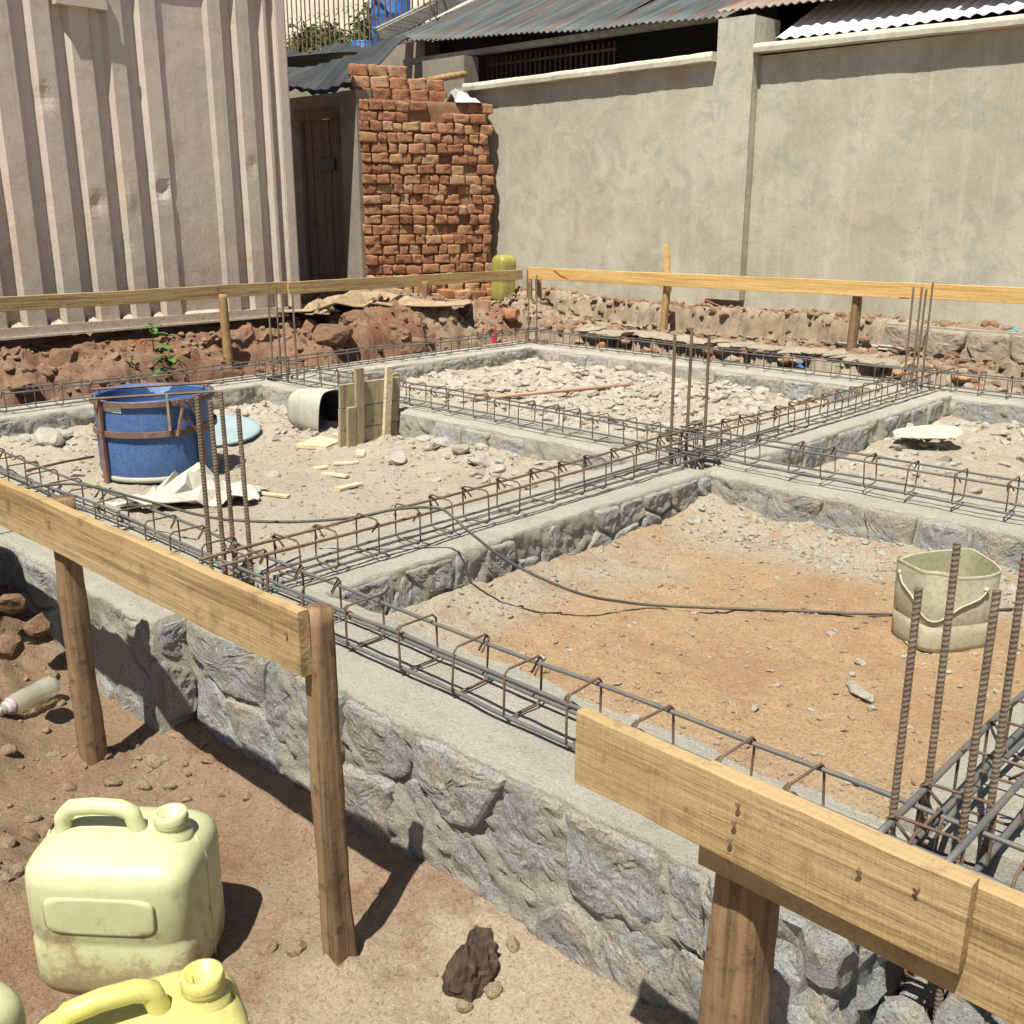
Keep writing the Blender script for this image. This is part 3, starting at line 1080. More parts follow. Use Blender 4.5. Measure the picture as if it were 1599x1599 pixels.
# ------------------------------------------------------------------ rebar cages
def stirrup_mesh(w, h, r, mat, flip=1):
    c = .012
    pts = [(-w / 2 + c, 0), (w / 2 - c, 0), (w / 2, c), (w / 2, h - c), (w / 2 - c, h), (-w / 2 + c, h), (-w / 2, h - c), (-w / 2, c), (-w / 2 + c, 0)]
    P = []
    for a, b in zip(pts[:-1], pts[1:]):
        P += [a, ((a[0] + b[0]) / 2, (a[1] + b[1]) / 2)]
    P = np.array([(flip * p[0], 0, p[1]) for p in P + [pts[-1]]])
    mb = MB()
    mb.tube(P, r, 6)
    x = flip * (w / 2)
    mb.tube([(x, .004, h - c), (x - flip * .012, .006, h - .016), (x - flip * .036, .010, h - .040)], r, 6)
    mb.tube([(x - flip * c, -.004, h), (x, -.006, h - .006), (x - flip * .024, -.010, h - .044)], r, 6)
    v = np.concatenate(mb.v)
    return make_mesh('stirrup', v, mb.f, mat, True)


ST_A = [stirrup_mesh(.128, .128, .0031, M_STIRRUP, s) for s in (1, -1)]


def cage(label, p0, p1, z0, spacing, bar_r, mats, seed, w=.128, h=.128, extra=()):
    p0, p1 = np.array(p0, float), np.array(p1, float)
    d = p1 - p0
    L = np.linalg.norm(d)
    d /= L
    nrm = np.array([-d[1], d[0]])
    ang = math.atan2(d[1], d[0]) - math.pi / 2
    t = thing('rebar_cage', label, 'rebar cage', ((p0[0] + p1[0]) / 2, (p0[1] + p1[1]) / 2, z0), 'tied reinforcement cages lying on the foundation walls')
    r = np.random.RandomState(seed)
    k = 0
    n = int(L / spacing)
    for sx in (-1, 1):
        for top in (0, 1):
            s = np.linspace(0, L, int(L / .09))
            q = np.stack([s, s * 0 + sx * 3 + top * 7, s * 0 + seed], -1)
            lat = sx * (w / 2 - .004) + .008 * vnoise(q * 1.3, seed) + .003 * vnoise(q * 5, seed + 1)
            zz = z0 + (h - .012 if top else .010) + .006 * vnoise(q * 1.7, seed + 2) - (.010 * np.abs(np.sin(s * 1.1 + seed)) if top else 0)
            pts = np.stack([p0[0] + d[0] * s + nrm[0] * lat, p0[1] + d[1] * s + nrm[1] * lat, zz], -1)
            mb = MB()
            mb.tube(pts, bar_r, 8)
            mb.build('longitudinal_bar', mats[top], t, True)
    for (off, zo, s0, s1) in extra:
        s = np.linspace(s0, s1, 16)
        lat = off + .01 * np.sin(s * 3)
        pts = np.stack([p0[0] + d[0] * s + nrm[0] * lat, p0[1] + d[1] * s + nrm[1] * lat, z0 + zo + .004 * np.sin(s * 4)], -1)
        mb = MB()
        mb.tube(pts, bar_r * .9, 8)
        mb.build('lap_bar', mats[0], t, True)
    for i in range(n):
        s = (i + .5) * spacing + r.uniform(-.02, .02)
        inst('stirrup', ST_A[r.randint(2)], t, (p0[0] + d[0] * s, p0[1] + d[1] * s, z0 + r.uniform(-.002, .003)), (r.uniform(-.07, .07), r.uniform(-.02, .02), ang + r.uniform(-.10, .10)))
    return t


cage('long grey cage with rust stirrups on the front foundation wall, behind the near boards', (-6.5, 1.62), (1.2, 1.62), .010, .188, .0054, (M_BAR, M_BAR), 201,
     extra=((-.02, .012, 5.6, 7.6),))
cage('cage with rusty top bars crossing the photo on the middle foundation wall', (-2.692, 1.50), (-2.692, 7.05), .016, .176, .0054, (M_BAR, M_BAR_RUST), 211,
     extra=((.02, .012, 1.6, 3.4),))
cage('grey cage between the drum room and the rubble room', (-6.45, 4.135), (-2.62, 4.135), .006, .18, .005, (M_BAR, M_BAR), 221)
cage('grey cage on the cross wall right of the middle bars', (-2.85, 4.14), (1.3, 4.14), .022, .185, .005, (M_BAR, M_BAR), 222)
cage('thin distant cage on the far foundation wall', (-6.5, 6.97), (1.2, 6.97), .000, .175, .0046, (M_BAR, M_BAR), 231)
cage('grey cage on the left foundation wall behind the blue drum', (-6.36, 1.3), (-6.36, 7.1), .004, .18, .005, (M_BAR, M_BAR), 241)
cage('dark cage on the right foundation wall beside the cut pail', (-.545, 1.50), (-.545, 4.2), .022, .155, .0068, (M_BAR, M_BAR), 251, extra=((.03, .02, .2, 2.4),))


def ribbed(pts0, pts1, r, fine=.004, bow=0.0):
    """deformed bar: slanted ribs as geometry"""
    p0, p1 = np.array(pts0, float), np.array(pts1, float)
    L = np.linalg.norm(p1 - p0)
    n = int(L / fine)
    d = (p1 - p0) / L
    a = np.cross(d, (0, 1, 0))
    a /= np.linalg.norm(a)
    b = np.cross(d, a)
    m = 10
    th = np.arange(m) * 2 * math.pi / m
    secs = []
    for i in range(n + 1):
        s = i / n * L
        rib = np.where(np.mod(s + .0022 * np.cos(th) + .0012 * np.sin(th), .0100) < .0046, .0010, 0) if fine < .01 else np.zeros(m)
        rr = r + rib
        c = p0 + d * s + a * bow * math.sin(math.pi * s / L)
        secs.append(c + rr[:, None] * (np.cos(th)[:, None] * a + np.sin(th)[:, None] * b))
    mb = MB()
    mb.loft(secs, True, True)
    return mb


def starter(label, bars, zb, r, fine, ties=(), mat=None, seed=0):
    c = np.mean([b[:2] for b in bars], axis=0)
    t = thing('column_starter', label, 'starter bars', (c[0], c[1], zb), 'vertical column starter bars')
    for (x, y, zt, dx, dy) in bars:
        ribbed((x, y, zb), (x + dx, y + dy, zt), r, fine, rng.uniform(-.004, .004)).build('vertical_bar', mat or M_COLBAR, t, False)
    w = max(np.ptp([b[0] for b in bars]), np.ptp([b[1] for b in bars])) + .03
    for z in ties:
        inst('tie', ST_A[0], t, (c[0], c[1] + .06, z), (rad(90), 0, 0))
    return t


def barx(u, v, y):              # x of a vertical bar seen at (u, v) if it stands at depth y
    return float(aty(u, v, y)[0])


starter('four thick rusty ribbed bars rising from the column hole at the lower right',
        [(barx(1414, 1095, 1.64), 1.64, .545, 0, 0), (barx(1465, 1085, 1.755), 1.755, .60, 0, 0), (barx(1530, 1115, 1.665), 1.665, .565, 0, 0), (barx(1566, 1110, 1.78), 1.78, .60, 0, 0)],
        -.60, .0064, .0020, (-.12, -.3))
starter('four ribbed bars standing in front of the blue drum where two near walls meet',
        [(barx(318, 745, 1.61), 1.61, .60, 0, 0), (barx(341, 755, 1.60), 1.60, .60, -.01, 0), (barx(356, 760, 1.71), 1.71, .60, 0, 0), (barx(384, 765, 1.70), 1.70, .56, -.01, 0)],
        -.28, .0072, .0034, (-.08,))
starter('three dark bars at the central crossing of the cages',
        [(barx(1050, 610, 4.09), 4.09, .585, 0, 0), (barx(1076, 610, 4.12), 4.12, .62, 0, 0), (barx(1103, 610, 4.22), 4.22, .575, 0, 0)],
        -.28, .0072, .006, (-.10,), M_BAR_RUST)
starter('four slim bars in front of the container corner, where the left walls meet',
        [(barx(422, 520, 4.10), 4.10, .665, 0, 0), (barx(435, 520, 4.2), 4.2, .62, 0, 0), (barx(444, 520, 4.14), 4.14, .60, 0, 0), (barx(460, 520, 4.25), 4.25, .60, 0, 0)],
        -.2, .0072, .02, (), M_COLBAR)
starter('four slim bars in front of the rendered wall at the right, on the far foundation',
        [(barx(1418, 530, 6.92), 6.92, .66, 0, 0), (barx(1431, 530, 6.95), 6.95, .66, 0, 0), (barx(1438, 530, 7.03), 7.03, .64, 0, 0), (barx(1447, 530, 7.0), 7.0, .69, 0, 0)],
        -.2, .0072, .02, (), M_COLBAR)
starter('two slim bars at the far corner below the meeting boards',
        [(barx(838, 480, 6.93), 6.93, .60, 0, 0), (barx(826, 480, 7.0), 7.0, .52, 0, 0)], -.2, .006, .02, (), M_COLBAR)

# ------------------------------------------------------------------ batter boards
def plank(p0, p1, hgt, th, seed, lean=0.0):
    """sawn board between two points (bottom edge line), th thick toward its left side"""
    p0, p1 = np.array(p0, float), np.array(p1, float)
    d = p1 - p0
    L = np.linalg.norm(d)
    d /= L
    s = np.cross((0, 0, 1), d)
    s /= np.linalg.norm(s)
    up = np.cross(d, s)
    c = .0025
    prof = np.array([(c, 0), (th - c, 0), (th, c), (th, hgt * .33), (th, hgt * .66), (th, hgt - c), (th - c, hgt), (c, hgt), (0, hgt - c), (0, hgt * .66), (0, hgt * .33), (0, c)])
    n = max(6, int(L / .05))
    secs = []
    for i in range(n + 1):
        q = i / n * L
        pts = p0 + d * q + prof[:, :1] * s + prof[:, 1:] * up
        e = fbm(pts * np.array([1, 1, 1]) + seed, 8, 3, .6, seed=seed)
        m = fbm(np.array([[q, seed, 0.0]]), 2.0, 2, seed=seed)[0]
        pts = pts + up * (.003 * e + .003 * m)[:, None] + s * (.0012 * e + .004 * m)[:, None]
        secs.append(pts)
    mb = MB()
    mb.loft(secs, True, True)
    return mb


def pole(p0, p1, r0, r1, seed, square=0.0):
    p0, p1 = np.array(p0, float), np.array(p1, float)
    n, m = 26, 30
    d = p1 - p0
    secs = []
    th = np.arange(m) * 2 * math.pi / m
    for i in range(n + 1):
        t = i / n
        r = r0 + (r1 - r0) * t
        rr = r / np.maximum(np.maximum(np.abs(np.cos(th)), np.abs(np.sin(th))), .001) ** square
        pts = p0 + d * t + np.stack([rr * np.cos(th), rr * np.sin(th), 0 * th], -1)
        k = fbm(pts + seed, 9, 3, .6, seed=seed) * .12 + .05 * np.sin(3 * th + seed)
        for g in range(4):
            ga = g * 1.7 + seed + .25 * math.sin(3 * t + g)
            k = k - .10 * np.exp(-((np.mod(th - ga + math.pi, 2 * math.pi) - math.pi) / .16) ** 2) * max(0.0, math.sin(3.1 * t + g * 1.3 + seed))
        pts[:, :2] += (pts[:, :2] - (p0 + d * t)[:2]) * k[:, None] + .006 * math.sin(2.3 * t + seed)
        secs.append(pts)
    mb = MB()
    mb.loft(secs, True, True)
    return mb


def nail(parent, p, n, bend):
    n = np.array(n, float)
    mb = MB()
    p = np.array(p, float)
    mb.tube([p - n * .01, p + n * .003, p + n * .006 + np.array(bend) * .4], .0016, 6)
    q = p + n * .006 + np.array(bend) * .4
    mb.tube([q, q + n * .0015 + np.array(bend) * .1], .0036, 8)
    mb.build('nail', M_FRAME, parent)


t = thing('batter_board', 'dirty sawn board on two posts along the lower left of the photo', 'batter board', (-2.4, 1.05, -.4), 'batter boards round the foundation')
pk = plank((-4.3, 1.034, .277), (-1.540, 1.034, .290), .134, .025, 3).build('plank', M_WOOD_X, t)
pole((-1.527, 1.088, -.46), (-1.548, 1.083, .418), .028, .023, 4, .85).build('post', M_POST, t, True)
pole((-2.695, 1.088, -.46), (-2.665, 1.088, .420), .034, .028, 9, .7).build('post', M_POST, t, True)
pole((-4.0, 1.088, -.46), (-4.0, 1.085, .40), .036, .030, 12, .3).build('post', M_POST_L, t, True)
for px in (-1.58, -2.66):
    nail(pk, (px, 1.034, .37), (0, -1, 0), (.002, 0, .002))

t = thing('batter_board', 'near sawn board of two overlapping planks with bent nails, across the lower right', 'batter board', (-.5, 1.05, -.4), 'batter boards round the foundation')
pk = plank((-.857, 1.030, .345), (-.300, 1.030, .336), .117, .022, 21).build('plank', M_WOOD_X, t)
plank((-.655, 1.0525, .292), (1.5, 1.0525, .282), .150, .024, 22).build('plank', M_WOOD_X, t)
pole((-.618, 1.125, -.48), (-.612, 1.122, .36), .046, .040, 23, .6).build('post', M_POST, t, True)
pole((1.1, 1.12, -.48), (1.1, 1.12, .40), .05, .043, 27).build('post', M_POST_L, t, True)
for (u, v, bx) in ((1342, 1355, .006), (1436, 1386, -.004)):
    q = aty(u, v, 1.030)
    nail(pk, q, (0, -1, 0), (bx, 0, -.003))
for k in range(3):
    nail(pk, (-.592 + .004 * k, 1.030, .375 + .028 * k), (0, -1, 0), (.002, 0, .001))

t = thing('batter_board', 'long weathered board on posts in front of the container', 'batter board', (-7.25, 4.5, 0), 'batter boards round the foundation')
plank((-7.285, .5, .500), (-7.285, 5.02, .490), .098, .025, 31).build('plank', M_WOOD_Y, t)
plank((-7.262, 4.98, .487), (-7.262, 7.78, .478), .100, .025, 32).build('plank', M_WOOD_Y, t)
for (u, v, yy, s) in ((350, 525, 4.36, 1), (652, 480, 6.45, 2)):
    pole((-7.235, yy, -.25), (-7.232, yy, .525), .036, .030, 33 + s, .3).build('post', M_POST_L if s == 1 else M_POST, t, True)

t = thing('batter_board', 'yellow pine board on posts along the rendered boundary wall', 'batter board', (-5, 7.8, 0), 'batter boards round the foundation')
plank((-7.20, 7.80, .485), (-3.30, 7.80, .508), .115, .025, 41).build('plank', M_WOOD_XB, t)
plank((-3.36, 7.774, .515), (.6, 7.774, .535), .112, .025, 42).build('plank', M_WOOD_XB, t)
pole((-5.58, 7.86, -.1), (-5.56, 7.86, .53), .036, .032, 43, .4).build('post', M_POST_L, t, True)
pole((-3.76, 7.86, -.1), (-3.74, 7.86, .55), .040, .036, 44, .4).build('post', M_POST, t, True)
pole((-1.6, 7.86, -.1), (-1.6, 7.86, .55), .040, .036, 47, .4).build('post', M_POST, t, True)
pole((-7.15, 7.90, -.1), (-7.16, 7.90, .60), .030, .028, 45, .4).build('post', M_POST_L, t, True)
pole((-7.26, 7.88, -.1), (-7.25, 7.88, .58), .028, .026, 46, .4).build('post', M_POST_L, t, True)
st_ = plank((-5.575, 7.835, .45), (-5.525, 7.835, .45), .40, .022, 48)
v_ = np.concatenate(st_.v)
v_[:, 0] += (v_[:, 2] - .45) * -.12 + .03
mk('stake', v_, st_.f, M_WOOD_XB, t)

# ------------------------------------------------------------------ shipping container
def container():
    t = thing('shipping_container', 'tall beige corrugated shipping container with rust along its foot, at the left', 'container', (-7.65, 2.8, .30))
    XO, XI = -7.600, -7.650
    meas = [(3.126, 3.234, 3.27), (3.464, 3.502, 3.54), (3.727, 3.783, 3.816), (3.913, 4.03, 4.063), (4.191, 4.575, 4.612), (4.725, 4.82, 4.868), (4.986, 5.065, 5.116)]
    meas = [(3.130, 3.245, 3.28), (3.408, 3.505, 3.54), (3.680, 3.785, 3.82), (3.930, 4.035, 4.07), (4.195, 4.590, 4.625), (4.735, 4.835, 4.870), (4.985, 5.085, 5.120)]
    k = 0
    first = meas[0][0]
    while first > -1.0:
        first -= .278
        meas.insert(0, (first, first + .110, first + .145))
    line = [(-1.6, XO)]
    for (a, b, c_) in meas:
        xi = XI if b - a < .2 else -7.622
        line += [(a, XO), (a + (.035 if b - a < .2 else .02), xi), (b, xi), (c_, XO)]
    line += [(5.145, XO), (5.160, XI), (5.195, XI), (5.23, XO), (5.24, XO)]
    pts = []
    for (y0, x0), (y1, x1) in zip(line[:-1], line[1:]):
        m = max(1, int((y1 - y0) / .03))
        for i in range(m):
            pts.append((y0 + (y1 - y0) * i / m, x0 + (x1 - x0) * i / m))
    pts.append(line[-1])
    pts = np.array(pts)
    zs = np.linspace(.355, 2.765, 62)
    V = np.zeros((len(zs), len(pts), 3))
    V[:, :, 0] = pts[None, :, 1]
    V[:, :, 1] = pts[None, :, 0]
    V[:, :, 2] = zs[:, None]
    P = V.reshape(-1, 3)
    dent = .0045 * fbm(P * np.array([1, 1.3, 1]), 1.7, 3, seed=301) + .002 * fbm(P, 7, 3, seed=302)
    for (dy, dz, am, sy, sz) in ((4.13, 1.30, -.030, .05, .05), (3.85, 1.25, .012, .05, .10), (4.02, 1.45, -.012, .06, .08), (3.60, 1.20, -.016, .05, .06), (3.3, 1.9, -.018, .06, .07), (4.95, 1.5, -.012, .05, .06), (3.75, .9, -.015, .06, .06)):
        dent += am * np.exp(-(((P[:, 1] - dy) / sy) ** 2 + ((P[:, 2] - dz) / sz) ** 2))
    P[:, 0] += dent
    n, m = len(zs), len(pts)
    f = [(i * m + j, i * m + j + 1, (i + 1) * m + j + 1, (i + 1) * m + j) for i in range(n - 1) for j in range(m - 1)]
    mk('side_panel', P, f, M_CONT, t, False)
    mb = MB()
    mb.box((-7.66, 5.238, .30), (-7.592, 5.315, 2.86))
    mb.box((-7.70, 5.315, .31), (-7.60, 5.33, 2.86))
    mb.build('corner_post', M_CONT, t)
    mb = MB()
    mb.box((-7.655, -1.6, .285), (-7.592, 5.19, .355))
    mb.box((-7.62, -1.6, .277), (-7.575, 5.19, .292))
    mb.build('bottom_rail', M_CONT, t)
    mb = MB()
    mb.box((-7.70, -1.6, 2.76), (-7.598, 5.19, 2.83))
    mb.build('top_rail', M_CONT, t)
    mb = MB()
    mb.box((-10.0, -1.6, 2.835), (-7.60, 5.32, 2.86))
    mb.build('roof', M_CONT, t)
    mb = MB()
    mb.box((-10.0, 5.25, .30), (-7.70, 5.30, 2.80))
    mb.build('end_wall', M_CONT, t)
    mb = MB()
    mb.box((-7.62, 3.44, 2.50), (-7.545, 3.80, 2.56))
    mb.box((-7.62, 3.45, 2.56), (-7.56, 3.79, 2.68))
    mb.build('bracket', M_CONT, t)
    # small welded feet in the corrugation bottoms
    for (a, b, c_) in meas[-9:-2]:
        mb = MB()
        v = [(-7.648, a + .04, .355), (-7.648, b - .005, .355), (-7.60, b + .01, .356), (-7.60, a + .03, .356), (-7.648, a + .05, .40), (-7.648, b - .015, .40)]
        mb.add(v, [(0, 3, 2, 1), (3, 4, 5, 2), (0, 4, 3), (1, 2, 5), (0, 1, 5, 4)])
        mb.build('gusset', M_CONT, t)


container()

# ------------------------------------------------------------------ brick pillar, shed
def box_sub(sx, sy, sz, n, jit, seed, rnd=.009):
    """rounded worn block, centred"""
    bm = bmesh.new()
    bmesh.ops.create_cube(bm, size=1.0)
    bmesh.ops.subdivide_edges(bm, edges=bm.edges[:], cuts=n, use_grid_fill=True)
    v = np.array([q.co[:] for q in bm.verts]) * np.array([sx, sy, sz])
    f = [tuple(x.index for x in q.verts) for q in bm.faces]
    bm.free()
    h = np.array([sx, sy, sz]) / 2 - rnd
    c = np.clip(v, -h, h)
    d = v - c
    ln = np.linalg.norm(d, axis=1)
    v = c + d / np.maximum(ln, 1e-9)[:, None] * np.minimum(ln, rnd)[:, None]
    v += jit * fbm(v + seed * 5.1, 14, 3, .6, seed=seed)[:, None] * (v / (np.linalg.norm(v, axis=1)[:, None] + 1e-6))
    v += jit * .6 * np.stack([fbm(v + 31 * (k + 1) + seed, 22, 2, seed=seed + k) for k in range(3)], -1)
    return v, f


def brick_pillar():
    b0 = np.array([-8.69, 6.92])
    d = np.array([.42, .906])
    d /= np.linalg.norm(d)
    n = np.array([d[1], -d[0]])
    W = 1.41
    ang = math.atan2(d[1], d[0])
    t = thing('brick_pillar', 'broken end of a red clay brick wall with eroded joints and a ragged top', 'brick wall', (b0[0] + d[0] * .7, b0[1] + d[1] * .7, .1))

    def pt(s, o, z):
        return np.array([b0[0] + d[0] * s + n[0] * o, b0[1] + d[1] * s + n[1] * o, z])
    # core
    secs = []
    for z in np.linspace(.0, 2.22, 40):
        ring = []
        for (s, o) in [(x, -.042) for x in np.linspace(.03, W - .03, 16)] + [(x, -.34) for x in np.linspace(W - .03, .03, 5)]:
            ring.append(pt(s, o, z))
        ring = np.array(ring)
        ring[:16, :2] += n * (.035 * fbm(ring[:16], 11, 4, .65, seed=401))[:, None]
        secs.append(ring)
    mb = MB()
    mb.loft(secs, True, True)
    mb.build('mortar_core', M_DARKSOIL, t, True)
    meshes = {}
    for kind, sx in (('s', .180), ('h', .094), ('q', .135)):
        meshes[kind] = [make_mesh('brick', *box_sub(sx, .15, .097, 5, .016, 410 + i + len(kind) * 7 + int(sx * 100)), M_BRICK, True) for i in range(5)]
    wid = {'s': .180, 'h': .094, 'q': .135}
    r = np.random.RandomState(42)
    z = .10
    row = 0
    while z < 2.20:
        x = -.01 + r.uniform(0, .03)
        top_row = z > 2.0
        while x < W - .06:
            k = r.choice(['s', 'h', 'q'], p=[.42, .33, .25])
            w = wid[k]
            if x + w > W + .03:
                k = 'h'
                w = .094
            rel = (z - .1) / 2.1
            miss = .015 + (.05 if .2 < rel < .62 else 0)
            if x < W - .25 and x > .1 and r.rand() < miss:
                x += w + .012
                continue
            depth = r.uniform(-.014, .010) - (.03 * r.rand() if .2 < rel < .6 and r.rand() < .4 else 0)
            if not (top_row and ((x > W * .6 and z > 2.12) or (x > W * .35 and r.rand() < .3))):
                inst('brick', meshes[k][r.randint(5)], t, pt(x + w / 2, -.072 + depth, z + .048 + r.uniform(-.006, .006)),
                     (r.uniform(-.03, .03), r.uniform(-.04, .04), ang + r.uniform(-.05, .05)), (r.uniform(.92, 1.04), 1, r.uniform(.9, 1.06)))
            x += w + r.uniform(.001, .010)
        z += .1005
        row += 1
    # right return of the pillar
    for i in range(21):
        inst('brick', meshes['h'][r.randint(5)], t, pt(W - .06 + r.uniform(-.025, .02), -.17, .15 + i * .1005), (0, 0, ang + math.pi / 2))
    # loose courses stepping up at the left of the top
    for (rw, s0, s1) in ((0, -.02, .98), (1, -.02, .80), (2, -.02, .55)):
        x = s0
        while x < s1:
            w = wid['s'] * 1.0
            inst('brick', meshes['s'][r.randint(5)], t, pt(x + w / 2, -.20 - .05 * rw, 2.27 + rw * .118), (r.uniform(-.05, .05), r.uniform(-.06, .06), ang + r.uniform(-.10, .10)), (1.05, 1.1, 1.25))
            x += w + r.uniform(.012, .03)
    # spread footing
    for i in range(10):
        inst('brick', meshes[r.choice(['s', 'q'])][r.randint(5)], t, pt(.62 + i * .085, .03 + r.uniform(-.02, .02), .17 + r.uniform(-.03, .04) + .10 * (i % 2)), (r.uniform(-.1, .1), r.uniform(-.1, .1), ang + r.uniform(-.2, .2)))
    return pt


BP = brick_pillar()

t = thing('shed', 'dark plastered shed with an old plank door under a black tin roof, beside the container', 'shed', (-9.5, 7.0, .25))
mb = MB()
mb.box((-8.98, 6.90, .1), (-8.715, 7.10, 2.30))
mb.box((-10.9, 6.94, .1), (-9.75, 7.10, 2.30))
mb.box((-9.75, 6.94, 2.15), (-8.98, 7.10, 2.30))
mb.build('wall', M_PLASTER_D, t)
for i in range(5):
    x = -9.75 + i * .155
    mb = MB()
    mb.box((x, 6.985 + .006 * (i % 2), .2), (x + .146, 7.01 + .006 * (i % 2), 2.10 - .02 * (i % 3)))
    mb.build('door_plank', M_DOOR, t)
mb = MB()
mb.box((-9.8, 6.92, 2.06), (-8.95, 6.96, 2.16))
mb.build('lintel', M_DOOR, t)
mb = MB()
mb.box((-9.45, 6.965, 1.55), (-9.2, 6.982, 1.68))
mb.build('door_plate', M_TIN_DARK, t)
# roof sheet
nx, ny = 60, 10
V = []
for j in range(ny + 1):
    for i in range(nx + 1):
        x = -11.2 + 2.56 * i / nx
        y = 5.42 + 1.47 * j / ny
        V.append((x, y, 2.52 + .13 * (j / ny) + .014 * math.sin(i * 1.26) + .03 * math.sin(i * .17 + j * .4) - .05 * (i / nx)))
V = np.array(V)
V2 = V.copy()
V2[:, 2] -= .008
idx = lambda i, j: j * (nx + 1) + i
f = [(idx(i, j), idx(i + 1, j), idx(i + 1, j + 1), idx(i, j + 1)) for j in range(ny) for i in range(nx)]
N = len(V)
mk('roof_sheet', np.concatenate([V, V2]), f + [tuple(N + q for q in reversed(a)) for a in f], M_TIN_BLACK, t, True)

V = []
for j in range(ny + 1):
    for i in range(nx + 1):
        x = -11.2 + 2.34 * i / nx
        V.append((x, 6.95 + .85 * j / ny, 2.40 + .56 * (j / ny) ** .8 + .014 * math.sin(i * 1.26) + .035 * math.sin(i * .23 + j * .8) - .08 * (i / nx)))
V = np.array(V)
V2 = V.copy()
V2[:, 2] -= .008
mk('roof_sheet', np.concatenate([V, V2]), f + [tuple(N + q for q in reversed(a)) for a in f], M_TIN_BLACK, t, True)

# plastic and timber on the broken top
def drape(name, cx, cy, cz, sx, sy, hgt, seed, mat, rot=0, thick=.006, n=22, crumple=1.0, **props):
    """crumpled sheet with an irregular outline and real thickness"""
    V, F = [], []
    th_n = 40
    prof = np.linspace(0, 1, n)
    for i, q in enumerate(prof):
        for j in range(th_n):
            a = 2 * math.pi * j / th_n
            ed = 1 + .28 * math.sin(2 * a + seed) + .16 * math.sin(3 * a + 2 * seed) + .10 * math.sin(7 * a + seed)
            x, y = math.cos(a) * q * ed, math.sin(a) * q * ed
            V.append((x, y, 0))
    V = np.array(V)
    r2 = np.linalg.norm(V[:, :2], axis=1)
    hx = V * np.array([sx, sy, 0])
    rr = np.random.RandomState(int(seed * 10))
    z = np.zeros(len(V))
    w = V[:, :2] + .04 * np.stack([fbm(V + 5, 2.5, 2, seed=seed), fbm(V + 9, 2.5, 2, seed=seed + 1)], -1)
    tents = [(-.25, .12, .9, .95, .30, 1.0), (-.05, -.10, 2.3, .8, .22, .80), (-.4, .3, .2, .6, .2, .62)]
    for k in range(16):
        a, q = rr.uniform(0, 6.3), rr.uniform(.15, .8)
        tents.append((q * math.cos(a), q * math.sin(a), rr.uniform(0, 3), rr.uniform(.25, .8), rr.uniform(.07, .17), crumple * rr.uniform(.15, .55) * (1.1 - .6 * q)))
    for (tx, ty, ta, lx, ly, th_) in tents:
        u_ = (w[:, 0] - tx) * math.cos(ta) + (w[:, 1] - ty) * math.sin(ta)
        v_ = -(w[:, 0] - tx) * math.sin(ta) + (w[:, 1] - ty) * math.cos(ta)
        z = np.maximum(z, th_ * (1 - np.abs(u_) / lx * .5 - np.abs(v_) / ly * .8 - .15 * np.maximum(np.abs(u_) / lx, np.abs(v_) / ly)))
    z = hgt * z + hgt * .02 * fbm(hx + 3, 14, 2, seed=seed + 4)
    hx[:, 2] = z
    hx = hx @ rotz(rot).T + np.array([cx, cy, cz])
    lo = hx.copy()
    lo[:, 2] -= thick
    N = len(hx)
    for i in range(n - 1):
        for j in range(th_n):
            a, b = i * th_n + j, i * th_n + (j + 1) % th_n
            F.append((a, b, b + th_n, a + th_n))
            F.append((N + a + th_n, N + b + th_n, N + b, N + a))
    e = (n - 1) * th_n
    for j in range(th_n):
        F.append((e + j, e + (j + 1) % th_n, N + e + (j + 1) % th_n, N + e + j))
    return mk(name, np.concatenate([hx, lo]), F, mat, None, name == 'cement_sack', **props)


q = BP(1.12, -.12, 2.20)
drape('plastic_sheet', q[0], q[1], q[2] + .02, .24, .13, .16, 3.1, M_SILVER, 1.1, .005, 16, 1.0, label='crumpled grey plastic sheet lying on top of the broken brick wall', category='plastic sheet')
q = BP(.80, -.25, 2.44)
mb = MB()
mb.tube([q, q + np.array([.10, .22, .05]), q + np.array([.17, .38, .08])], .035, 8)
mb.build('timber_log', M_POST_L, None, True, label='short timber log lying on the broken top of the brick wall', category='log')

# ------------------------------------------------------------------ boundary wall
def slab_face(x0, x1, y, z0, z1, res, seed, amp=.004, base_wave=0.0):
    nx, nz = int((x1 - x0) / res) + 1, int((z1 - z0) / res) + 1
    X, Z = np.meshgrid(np.linspace(x0, x1, nx), np.linspace(z0, z1, nz))
    P = np.stack([X, X * 0 + y, Z], -1).reshape(-1, 3)
    P[:, 1] += amp * fbm(P, 2.2, 4, .6, seed=seed) + amp * .5 * fbm(P * np.array([1, 1, .3]), 16, 3, .6, seed=seed + 2)
    i = np.arange(nx * nz).reshape(nz, nx)
    q = np.stack([i[:-1, :-1], i[:-1, 1:], i[1:, 1:], i[1:, :-1]], -1).reshape(-1, 4)
    return P, q.tolist()


